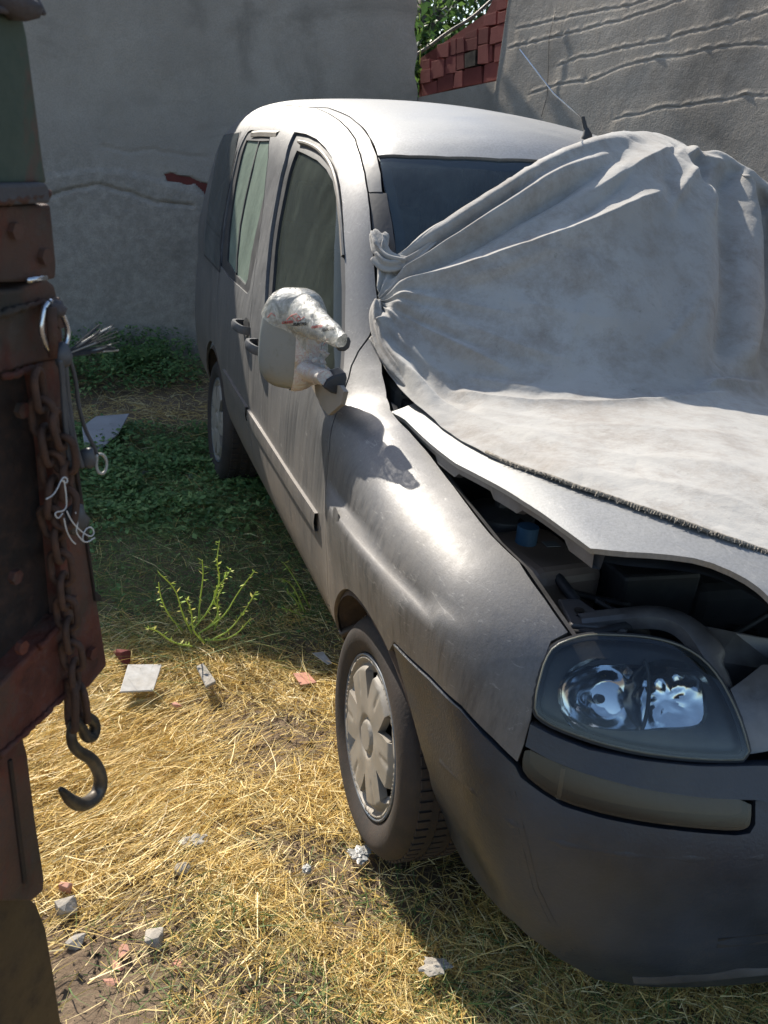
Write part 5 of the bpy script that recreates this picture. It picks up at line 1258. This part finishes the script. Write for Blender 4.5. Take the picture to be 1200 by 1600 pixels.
def nfield(x, y, f, s): return np.array([mnoise.noise(Vector((a*f, b*f, s))) for a, b in zip(x, y)])
def scatter(n, x0, x1, y0, y1, dens, rng=RNG):
    x = rng.uniform(x0, x1, n); y = rng.uniform(y0, y1, n); k = rng.uniform(0, 1, n) < dens(x, y); return x[k], y[k]
bare = [at(345, 1135, 'z', 0)[:2], at(300, 1120, 'z', 0)[:2], at(400, 1160, 'z', 0)[:2]]; bare2 = [at(130, 1545, 'z', 0)[:2], at(200, 1580, 'z', 0)[:2], at(230, 1440, 'z', 0)[:2], at(110, 1480, 'z', 0)[:2]]
def lit_d(x, y):
    d = ss((1.35-y)/.5)*(.16+.84*ss(nfield(x, y, 3.4, 1)*2.2+.62)*ss(nfield(x, y, 9., 7)*1.8+.95)); 
    for b in bare: d = d*(1-.93*np.exp(-((x-b[0])**2+(y-b[1])**2)/.10**2))
    for b in bare2: d = d*(1-.88*np.exp(-((x-b[0])**2+(y-b[1])**2)/.15**2))
    return d
x, y = scatter(230000, -2.4, .4, -1.5, 1.5, lit_d)
S1 = blades(len(x), x, y, .046, .0023, .25, curl=.35)
cc = at(150, 1180, 'z', 0); 
def flow(x, y): return np.exp(-((x+1.50)**2/.30**2+(y-.42)**2/.42**2))
x, y = scatter(60000, -2.3, -.9, -.4, 1.3, flow); hd = math.atan2(-.25, .9)
v0, v1 = at(80, 1200, 'z', 0), at(380, 1080, 'z', 0); hd = math.atan2(v1[1]-v0[1], v1[0]-v0[0])
S2 = blades(len(x), x, y, .095, .0025, .14, hd, .38, curl=.18, segs=3)
x, y = scatter(9000, -2.4, .2, -1.4, 1.3, lambda x, y: lit_d(x, y)); S3 = blades(len(x), x, y, .11, .0030, .22, curl=.4, segs=3)
x, y = scatter(26000, -2.6, .0, 1.0, 4.9, lambda x, y: .35+.65*np.exp(-((y-3.55)/.22)**2)); S4 = blades(len(x), x, y, .08, .0026, .45, curl=.4)
x, y = scatter(9000, -.85, .9, -.8, 2.5, lambda x, y: .6+0*x); S5 = blades(len(x), x, y, .08, .0024, .3)
V, T = merge([S1, S2, S3, S4, S5]); o = mk('dry_straw', V, T, M['straw']); tag(o, 'flattened dry yellow straw over the sunlit ground', 'straw', kind='stuff')
def green_d(x, y):
    g = ss((y-.85)/.4)*.9*ss((3.5-y)/.5); c = at(700, 1540, 'z', 0); c2 = at(400, 1530, 'z', 0); c3_ = at(640, 1440, 'z', 0); f = .0
    for q, r in ((c, .30), (c2, .22), (c3_, .14)): f = np.maximum(f, np.exp(-((x-q[0])**2+(y-q[1])**2)/r**2))
    f = np.maximum(f, .75*ss((x+.85)/.15)*ss((-.15-y)/.3)); return np.maximum(g, f*(.35+.65*ss(nfield(x, y, 7., 4)*2+.5)))
x, y = scatter(120000, -2.6, .6, -1.5, 3.7, green_d); G1 = blades(len(x), x, y, .062, .0024, .75, curl=.5, segs=3)
x, y = scatter(5000, -2.2, 0, .8, 2.6, lambda x, y: .8+0*x); G2 = blades(len(x), x, y, .16, .002, .6, curl=.7, segs=4)
V, T = merge([G1, G2]); o = mk('green_grass', V, T, M['grass']); tag(o, 'thin green grass growing in the shade beside the car', 'grass', kind='stuff')
# low leafy weeds
def leafs(n, dens, x0, x1, y0, y1, hgt, size, rng):
    x, y = scatter(n, x0, x1, y0, y1, dens, rng); m = len(x); hm = hgt*(.4+.6*ss(nfield(x, y, 5., 9)*1.5+.6)); z = gz(x, y)+rng.uniform(0, 1, m)**.6*hm; c = np.stack([x, y, z], -1)
    d = rng.normal(0, 1, (m, 3)); d[:, 2] *= .35; d /= np.linalg.norm(d, axis=1, keepdims=True); e = np.cross(d, np.stack([rng.normal(0, .3, m), rng.normal(0, .3, m), np.ones(m)], -1)); e /= np.linalg.norm(e, axis=1, keepdims=True); s = size*rng.uniform(.5, 1.4, (m, 1)); nn = np.cross(d, e)
    V = np.stack([c-d*s, c+e*s*.55+nn*s*.15, c+d*s, c-e*s*.55+nn*s*.15], 1).reshape(-1, 3); a = np.arange(m)*4; return V, np.concatenate([np.stack([a, a+1, a+2], -1), np.stack([a, a+2, a+3], -1)])
rg5 = np.random.default_rng(11)
L1 = leafs(42000, lambda x, y: ss((y-1.7)/.5)*ss((3.45-y)/.35)*(.3+.7*ss(nfield(x, y, 2.5, 2)*2+.7)), -2.6, -.5, 1.5, 3.6, .09, .016, rg5)
L2 = leafs(60000, lambda x, y: np.maximum(np.exp(-(((x+1.02)/.30)**2+((y-4.75)/.40)**2)), .8*np.exp(-(((x+1.75)/.55)**2+((y-4.35)/.33)**2))), -3.4, -.2, 3.7, 5.15, .24, .017, rg5)
L3 = leafs(9000, lambda x, y: .25*ss((y-.9)/.3)*ss((2-y)/.4), -2.4, -.6, .8, 2.2, .05, .010, rg5)
V, T = merge([L1, L2, L3]); o = mk('leafy_weeds', V, T, M['leaf']); tag(o, 'low leafy green weeds in front of the rendered wall', 'weeds', kind='stuff')
# crumbs of soil and chopped straw in the bare patches
x, y = scatter(9000, -2.2, -.4, -1.4, 1.2, lambda x, y: .6+0*x); m = len(x); s = .004*RNG.lognormal(0, .5, (m, 1)); c = np.stack([x, y, gz(x, y)+.006], -1)
tet = np.array([[1, 0, -.5], [-.6, .9, -.4], [-.5, -.8, -.5], [.1, .1, .9]]); rot_ = RNG.normal(0, 1, (m, 4, 3))*.35; V = (c[:, None]+(tet[None]+rot_)*s[:, None]).reshape(-1, 3); a = np.arange(m)*4
T = np.concatenate([np.stack([a, a+1, a+3], -1), np.stack([a+1, a+2, a+3], -1), np.stack([a+2, a, a+3], -1)]); o = mk('soil_crumbs', V, T, M['soil']); tag(o, 'crumbs of dry soil between the straw', 'soil', kind='stuff')
# ---- the two sunlit sprawling weeds beside the car
def sprig(name, stems, label, rise=1.):
    root = empty(name, at(*stems[0][0], 'z', 0.01), label, 'weed'); r0 = np.array(root.location)
    for st_ in stems:
        n = len(st_); q0 = at(*st_[0], 'z', .01); P_ = [q0]
        for k in range(1, n):
            yy = q0[1]-.02*k*(1 if k % 2 else .4); P_.append(at(*st_[k], 'y', yy))
        P_ = chaikin(np.array(P_), 2, False); m = MB(); m.tube(P_, [max(.0015, .0036*(1-.6*i/len(P_))) for i in range(len(P_))], 5); s_ = m.build('stem', M['weed'], root, True); rr = random.Random(int(st_[0][0]*7+st_[-1][1])); lf = MB()
        for i in range(2, len(P_)-1):
            for _ in range(2):
                if rr.random() < .8:
                    d = np.array([rr.gauss(0, 1), rr.gauss(0, .6), rr.gauss(.3, .6)]); d /= np.linalg.norm(d); e = np.cross(d, [rr.random(), rr.random(), 1]); e /= np.linalg.norm(e); L_ = rr.uniform(.010, .026); lf.add([P_[i], P_[i]+d*L_*.5+e*L_*.18, P_[i]+d*L_, P_[i]+d*L_*.5-e*L_*.18], [[0, 1, 2, 3]])
        if lf.V: f_ = lf.build('small_leaves', M['weed'], s_)
    return root
sprig('sprawling_weed', [[(300,985),(330,950),(345,905),(338,880),(343,845)], [(310,990),(350,965),(372,925),(398,892)], [(320,985),(345,960),(330,930),(355,900),(360,890)], [(300,990),(285,960),(275,920),(250,897)], [(285,985),(262,960),(250,930),(248,910)], [(330,1000),(360,985),(385,950),(400,925)], [(320,1000),(350,1000),(372,990),(392,965)], [(300,1010),(270,1005),(245,985),(232,982)], [(310,975),(312,940),(318,900),(316,875)], [(335,985),(342,965),(338,935),(350,915)], [(320,1005),(300,985),(300,955),(290,935)]], 'tall sprawling weed catching the sun at the edge of the shade')
sprig('seeding_weed', [[(478,960),(465,930),(455,912),(442,905)], [(470,955),(462,935),(448,925)], [(476,965),(458,955),(440,950)], [(484,950),(470,920),(452,890),(444,880)]], 'small orange-tipped weed close to the front door sill')
# ------------------------------------------------------------------ litter on the ground
def lay(name, pts, z, th, m, label, cat, tilt=0., group=None):
    P_ = [at(*p, 'z', z) for p in pts]; c = np.mean(P_, 0); P_ = [p+np.array([0, 0, tilt*(p[1]-c[1])]) for p in P_]; o = MB().prism(P_, (0, 0, 1), th).build(name, m, None); return tag(bevel(o, min(.004, th*.3)), label, cat, group)
lay('white_card', [(187,1077),(200,1042),(253,1041),(240,1074)], .035, .006, M['paper'], 'square white card with dark scuffs lying at the edge of the shade', 'card', .15)
lay('grey_board', [(132,690),(128,668),(150,656),(202,653),(185,676),(157,694)], .10, .008, M['board'], 'pale grey board lying in the weeds beside the chained post', 'board', .12)
def crumple_obj(name, pt, size, m, label, cat, seed, amp=.45, sub=3, zr=.5):
    size = tuple(np.array(size)*.82); c = at(*pt, 'z', size[2]*.3)
    if name == 'round_stone': return tag(MB().blob(c, size, seed, .12, 3).build(name, m, None, True), label, cat)
    if m in (M['stone'], M['brick_pale'], M['brick_b']) and amp < .6: return tag(chunk(name, c, size, m, seed, 22 if m is M['stone'] else 12), label, cat)
    o = MB().blob(c, (size[0]*.85, size[1]*.85, size[2]*.7), seed, amp*1.1, 4)
    V = np.array(o.V); 
    for i, p in enumerate(V): V[i] += (p-c)*(.2*mnoise.noise(Vector(p*90))+.18*mnoise.noise(Vector(p*210)))
    o.V = V.tolist(); return tag(o.build(name, m, None, False), label, cat)
crumple_obj('crumpled_paper', (304,745), (.10, .05, .03), M['paper'], 'torn white paper in the shaded weeds near the rear wheel', 'paper', 3, .8)
crumple_obj('white_scrap', (224,738), (.07, .05, .02), M['paper'], 'small white scrap in the weeds left of the torn paper', 'scrap', 5, .8)
crumple_obj('brick_stub', (343,741), (.045, .05, .07), M['brick_pale'], 'pale red brick stub just in front of the rear tyre', 'brick', 6, .15, 2)
crumple_obj('brick_chip', (250,760), (.06, .05, .03), M['brick_b'], 'small dark red brick chip in the shaded weeds', 'brick', 7, .3, 2)
crumple_obj('brick_lump', (190,1027), (.08, .06, .06), M['brick_b'], 'reddish brick lump behind the white card', 'brick', 8, .35, 2)
crumple_obj('round_stone', (285,1358), (.052, .045, .035), M['stone'], 'small round white stone alone in the middle of the straw', 'stone', 9, .25)
crumple_obj('long_stone', (240,1468), (.06, .05, .04), M['stone'], 'speckled grey stone among brick chips near the lower left', 'stone', 10, .4)
crumple_obj('grey_stone', (105,1418), (.06, .045, .04), M['stone'], 'grey stone below the upright pink brick chip', 'stone', 11, .35)
crumple_obj('half_buried_stone', (118,1470), (.05, .04, .025), M['stone'], 'dusty half buried stone at the lower left', 'stone', 12, .4)
crumple_obj('pink_brick_chip', (103,1387), (.036, .028, .045), M['brick_pale'], 'upright pink brick chip beside the hanging mud flap', 'brick', 13, .12, 2)
crumple_obj('square_brick_chip', (193,1486), (.045, .032, .025), M['brick_pale'], 'square red brick chip left of the speckled grey stone', 'brick', 14, .15, 2)
crumple_obj('flat_brick_chip', (172,1537), (.05, .03, .015), M['brick_pale'], 'flat brick chip nearest the bottom edge', 'brick', 15, .25, 2)
crumple_obj('thin_brick_chip', (183,1510), (.04, .025, .015), M['brick_pale'], 'thin brick chip between the square one and the flat one', 'brick', 16, .2, 2)
crumple_obj('rounded_brick_chip', (280,1510), (.04, .03, .022), M['brick_pale'], 'rounded brick chip on its own right of the speckled grey stone', 'brick', 24, .2, 2)
crumple_obj('orange_brick_chip', (277,1101), (.04, .025, .015), M['brick_pale'], 'small orange brick chip on the bare soil', 'brick', 25, .2, 2)
crumple_obj('blue_foil', (479,1358), (.032, .03, .025), M['foil'], 'small crumpled bluish foil ball near the front wheel', 'foil', 17, .6)
crumple_obj('white_rag', (302,1312), (.08, .06, .02), M['stone'], 'crumpled white scrap above the round stone', 'scrap', 18, .7)
crumple_obj('plastic_scrap', (562,1332), (.07, .06, .018), M['foil'], 'crumpled clear plastic beside the foot of the front tyre', 'plastic', 19, .9)
crumple_obj('tissue', (680,1508), (.085, .065, .02), M['stone'], 'dirty crumpled tissue at the edge of the car\'s shadow', 'tissue', 20, .61)
lay('pale_shard', [(307,1040),(318,1035),(338,1064),(322,1072)], .025, .012, M['stone'], 'pale elongated shard right of the white card', 'shard')
lay('paper_sliver', [(488,1020),(505,1018),(519,1036),(512,1038)], .03, .003, M['paper'], 'white paper sliver behind the front tyre', 'paper')
lay('cardboard_scrap', [(458,1052),(480,1050),(495,1066),(470,1070)], .02, .003, M['brick_pale'], 'pinkish cardboard scrap behind the front wheel', 'scrap')
# ------------------------------------------------------------------ rusty truck body at the left edge, with chain, hook and wire
TB = CAM+ray(165, 1045)*1.50
rq_ = ray(0, 1180); TQ = CAM+rq_*((TB[2]-CAM[2])/rq_[2]); TH = TQ-TB; TH[2] = 0; TH /= np.linalg.norm(TH)
TN = np.cross(TH, [0, 0, 1.]); TN /= np.linalg.norm(TN)
if TN@(CAM-TB) < 0: TN = -TN
def tp(px_, py_, lift=0.): return at_plane(px_, py_, TB+TN*lift, TN)
truck = empty('rusty_truck_body', tuple(TB-[0, 0, .894]), 'rusty brown steel truck body edge with mud flap at the left edge', 'truck')
def plate(name, pts, lift, th, m, bv=.004):
    return bevel(MB().prism([tp(x, y, lift) for x, y in pts], TN, th).build(name, m, truck), bv)
X0 = -160
plate('back_panel', [(X0,470),(70,470),(100,560),(128,760),(148,920),(158,1035),(0,1165),(X0,1270)], -.025, .05, M['rust_dark'])
plate('upper_post', [(X0,10),(36,22),(44,60),(58,170),(70,262),(75,287),(X0,292)], .0, .10, M['rust_green'])
plate('ledge', [(X0,290),(74,286),(80,300),(80,318),(X0,330)], .012, .12, M['rust_ledge'])
plate('upper_panel', [(X0,331),(80,319),(85,370),(89,412),(88,436),(60,440),(X0,448)], .002, .10, M['rust'])
plate('hinge_gap', [(X0,449),(60,441),(60,452),(X0,470)], -.03, .05, M['rust_dark'])
plate('upper_rail', [(X0,466),(30,452),(74,436),(86,446),(92,470),(97,505),(102,560),(62,566),(0,585),(X0,610)], .004, .10, M['rust'])
plate('corner_post', [(62,565),(102,560),(116,660),(130,770),(141,850),(152,935),(168,1040),(140,1074),(100,1092),(104,1000),(92,850),(80,700)], .0, .10, M['rust'])
plate('lower_rail', [(X0,1120),(0,1072),(60,1010),(104,965),(108,1085),(60,1130),(0,1186),(X0,1290)], .006, .09, M['rust'])
plate('edge_fold', [(112,690),(118,690),(150,925),(158,930),(160,940),(150,940)], .004, .012, M['rust_dark'], .001)
plate('support_leg', [(X0,1200),(-20,1205),(36,1150),(44,1180),(56,1280),(70,1372),(69,1392),(50,1408),(X0,1412)], -.03, .06, M['rust'])
plate('leg_seam', [(15,1190),(20,1186),(44,1380),(38,1382)], -.026, .01, M['rust_dark'], .001)
plate('mud_flap', [(X0,1400),(40,1398),(58,1414),(72,1450),(84,1520),(96,1600),(100,1690),(92,1800),(X0,1800)], -.06, .012, M['flap'])
plate('floor_edge', [(X0,1080),(0,1060),(40,1010),(90,965),(96,985),(40,1035),(0,1085),(X0,1130)], -.010, .03, M['rust_ledge'], .003)
rw_ = random.Random(6)
for L in ([(4,590),(64,572)], [(62,1012),(104,968)], [(78,300),(60,306),(20,312),(-30,318)], [(90,470),(60,474),(10,488),(-40,500)], [(0,1180),(60,1126),(106,1082)]):
    wpts = resample(np.array([tp(*p, .008) for p in L]), .006, False); wpts = wpts+np.array([[0, 0, rw_.uniform(-.0015, .0015)] for _ in wpts]); MB().tube(wpts, [rw_.uniform(.003, .006) for _ in wpts], 6).build('weld_bead', M['rust'], truck, True)
for p in ((95,860),(88,500),(20,900),(30,640),(20,360),(66,400),(30,1010),(110,940),(140,1020)): s = MB(); c = tp(*p, .002); s.tube([c, c+TN*.008], .010, 6); s.build('rivet', M['rust'], truck)
# bright torn tip at the very top
s = MB(); s.blob(tp(20, 6, .01), (.05, .04, .03), 3, .5); s.tube([tp(38, 0, .01), tp(58, 10, .02), tp(70, 22, .03)], [.012, .008, .002], 6); s.tube([tp(-5, 14, .01), tp(22, 18, .012)], .004, 6); s.build('torn_bracket', M['rust_ledge'], truck, True)
s = MB(); s.tube([tp(42, 438, .012), tp(72, 434, .012)], .0035, 6); s.build('glint_rod', M['zinc'], truck, True)  # bright metal rod put in to stand for the glint in the gap
# chain
ch = empty('rusty_chain', tuple(tp(70, 590, .03)), 'rusty chain hanging down the truck body and ending in an iron hook', 'chain')
path = [(58,585),(66,640),(72,690),(84,740),(78,800),(92,850),(98,905),(104,955),(110,1005),(117,1050),(120,1085)]
pc = resample(np.array([tp(*p, .022) for p in path]), .004, False); L_ = np.concatenate([[0], np.cumsum(np.linalg.norm(np.diff(pc, axis=0), axis=1))]); pos = np.arange(.02, L_[-1], .036)
for k, s_ in enumerate(pos):
    c = np.array([np.interp(s_, L_, pc[:, i]) for i in range(3)]); a_ = np.array([np.interp(s_+.01, L_, pc[:, i])-np.interp(s_-.01, L_, pc[:, i]) for i in range(3)]); a_ /= np.linalg.norm(a_); sd_ = np.cross(a_, TN); sd_ /= np.linalg.norm(sd_)
    sd_ = sd_*math.cos(.35)+np.cross(sd_, a_)*math.sin(.35) if k % 2 == 0 else sd_*math.cos(1.25)-np.cross(sd_, a_)*math.sin(1.25)
    MB().torus_link(c, a_, sd_/np.linalg.norm(sd_), .050, .028, .0048).build('chain_link', M['chain'], ch, True)
path2 = [(86,650),(98,690),(104,740),(102,790),(96,830)]; pc = resample(np.array([tp(*p, .034) for p in path2]), .004, False); L_ = np.concatenate([[0], np.cumsum(np.linalg.norm(np.diff(pc, axis=0), axis=1))])
for k, s_ in enumerate(np.arange(.02, L_[-1], .036)):
    c = np.array([np.interp(s_, L_, pc[:, i]) for i in range(3)]); a_ = np.array([np.interp(s_+.01, L_, pc[:, i])-np.interp(s_-.01, L_, pc[:, i]) for i in range(3)]); a_ /= np.linalg.norm(a_); sd_ = np.cross(a_, TN); sd_ /= np.linalg.norm(sd_)
    sd_ = sd_*math.cos(.3)+np.cross(sd_, a_)*math.sin(.3) if k % 2 == 0 else sd_*math.cos(1.3)-np.cross(sd_, a_)*math.sin(1.3)
    MB().torus_link(c, a_, sd_/np.linalg.norm(sd_), .050, .028, .0048).build('chain_link', M['chain'], ch, True)
for a_, b_ in (((112,1070),(112,1135)), ((126,1075),(132,1120))):
    p0, p1 = tp(*a_, .02), tp(*b_, .02); ax_ = p1-p0; ln = np.linalg.norm(ax_); ax_ /= ln; sd_ = np.cross(ax_, TN); MB().torus_link((p0+p1)/2, ax_, sd_*.5+TN*.85, ln+.01, .026, .0055).build('chain_link', M['chain'], ch, True)
hp = [(134,1118),(150,1130),(146,1152),(134,1152),(128,1136),(118,1124),(111,1140),(112,1162),(124,1176),(142,1184),(156,1206),(158,1228),(148,1248),(128,1259),(112,1252),(101,1240),(94,1232)]
hk = chaikin(np.array([tp(*p, .02) for p in hp]), 2, False); rr_ = np.interp(np.linspace(0, 1, len(hk)), [0, .15, .3, .45, .7, .85, 1], [.008, .009, .007, .008, .0115, .010, .003])
MB().tube(hk, list(rr_), 12).build('hook', M['iron'], ch, True)
# bent wire shackle with cable bundle
rg_ = empty('wire_shackle', tuple(tp(84, 510, .02)), 'bent bright wire ring on the truck body holding the cable bundle', 'ring')
P_ = [tp(*p, .024) for p in ((78,470),(70,478),(66,500),(64,515),(70,535),(78,550),(88,555),(98,545),(106,530),(106,512),(98,492),(92,478),(80,472))]
MB().tube(chaikin(np.array(P_), 2, True), .0034, 8, False).build('wire_ring', M['zinc'], rg_, True)
MB().tube([tp(80, 480, .03), tp(82, 520, .03), tp(84, 558, .028)], .006, 8).build('pin', M['rust'], rg_, True)
MB().blob(tp(85, 482, .024), (.03, .02, .02), 2, .3).build('solder_blob', M['rust_ledge'], rg_, True)
cb = empty('cable_bundle', tuple(tp(98, 555, .03)), 'dark cables tied to the wire ring, their frayed ends sticking out', 'cable')
MB().blob(tp(98, 556, .034), (.022, .02, .03), 5, .35).build('knot', M['cable'], cb, True)
rc = random.Random(5)
for k in range(22):
    e = (rc.uniform(150, 188), 505+rc.uniform(0, 45)); m_ = M['cable_dark'] if k % 6 else M['foil']; q = [tp(100, 555, .036), tp((100+e[0])/2, (556+e[1])/2+rc.uniform(-4, 6), .045), tp(e[0], e[1], .05)]; MB().tube(chaikin(np.array(q), 2, False), rc.uniform(.0006, .0013), 5).build('cable_end', m_, cb, True)
for k, L in enumerate([[(96,560),(98,600),(100,650),(106,700),(112,740)], [(102,560),(104,600),(110,650),(116,690),(128,730)], [(108,558),(118,590),(122,630),(132,670),(148,700),(152,712)], [(94,562),(100,620),(110,680),(120,720)]]):
    MB().tube(chaikin(np.array([tp(*p, .036) for p in L]), 2, False), .0034 if k != 2 else .0026, 7).build('cable_strand', M['cable'], cb, True)
MB().blob(tp(138, 715, .036), (.018, .014, .03), 6, .4).build('knot', M['cable'], cb, True)
MB().tube(chaikin(np.array([tp(*p, .04) for p in ((150,712),(160,708),(168,722),(164,740),(154,740),(150,728),(152,714))]), 2, True), .002, 6, False).build('wire_loop', M['foil'], cb, True)
s2 = empty('string_knot', tuple(tp(115, 810, .03)), 'tangled white string round a dark knot on the chain', 'string')
MB().blob(tp(118, 812, .034), (.032, .02, .042), 7, .4).build('dark_knot', M['cable'], s2, True)
for L in [[(100,750),(104,775),(104,798),(84,800),(90,812),(98,802)], [(104,798),(112,815),(126,830),(142,840),(148,832),(142,822),(132,828),(128,845),(136,848),(148,840)], [(100,810),(104,830),(112,845),(118,850)], [(118,800),(122,818),(118,832),(130,846)], [(96,750),(104,756),(106,748),(98,744),(86,772),(72,780)]]:
    MB().tube(chaikin(np.array([tp(*p, .05) for p in L]), 2, False), .0009, 5).build('string_strand', M['string'], s2, True)
# the rest of the truck body, going off to the left behind the camera's edge
bk = MB(); c0_ = TB-TN*.10; P4 = [c0_+TH*.02, c0_+TH*1.6]; 
b2 = MB(); q = [TB-TN*.11+TH*.05+[0, 0, .02], TB-TN*.11+TH*1.5+[0, 0, .02], TB-TN*.11+TH*1.5+[0, 0, 1.1], TB-TN*.11+TH*.12+[-.06, .0, 1.1]]; b2.prism(q, TN, .30); b2.build('side_wall', M['rust_dark'], truck)
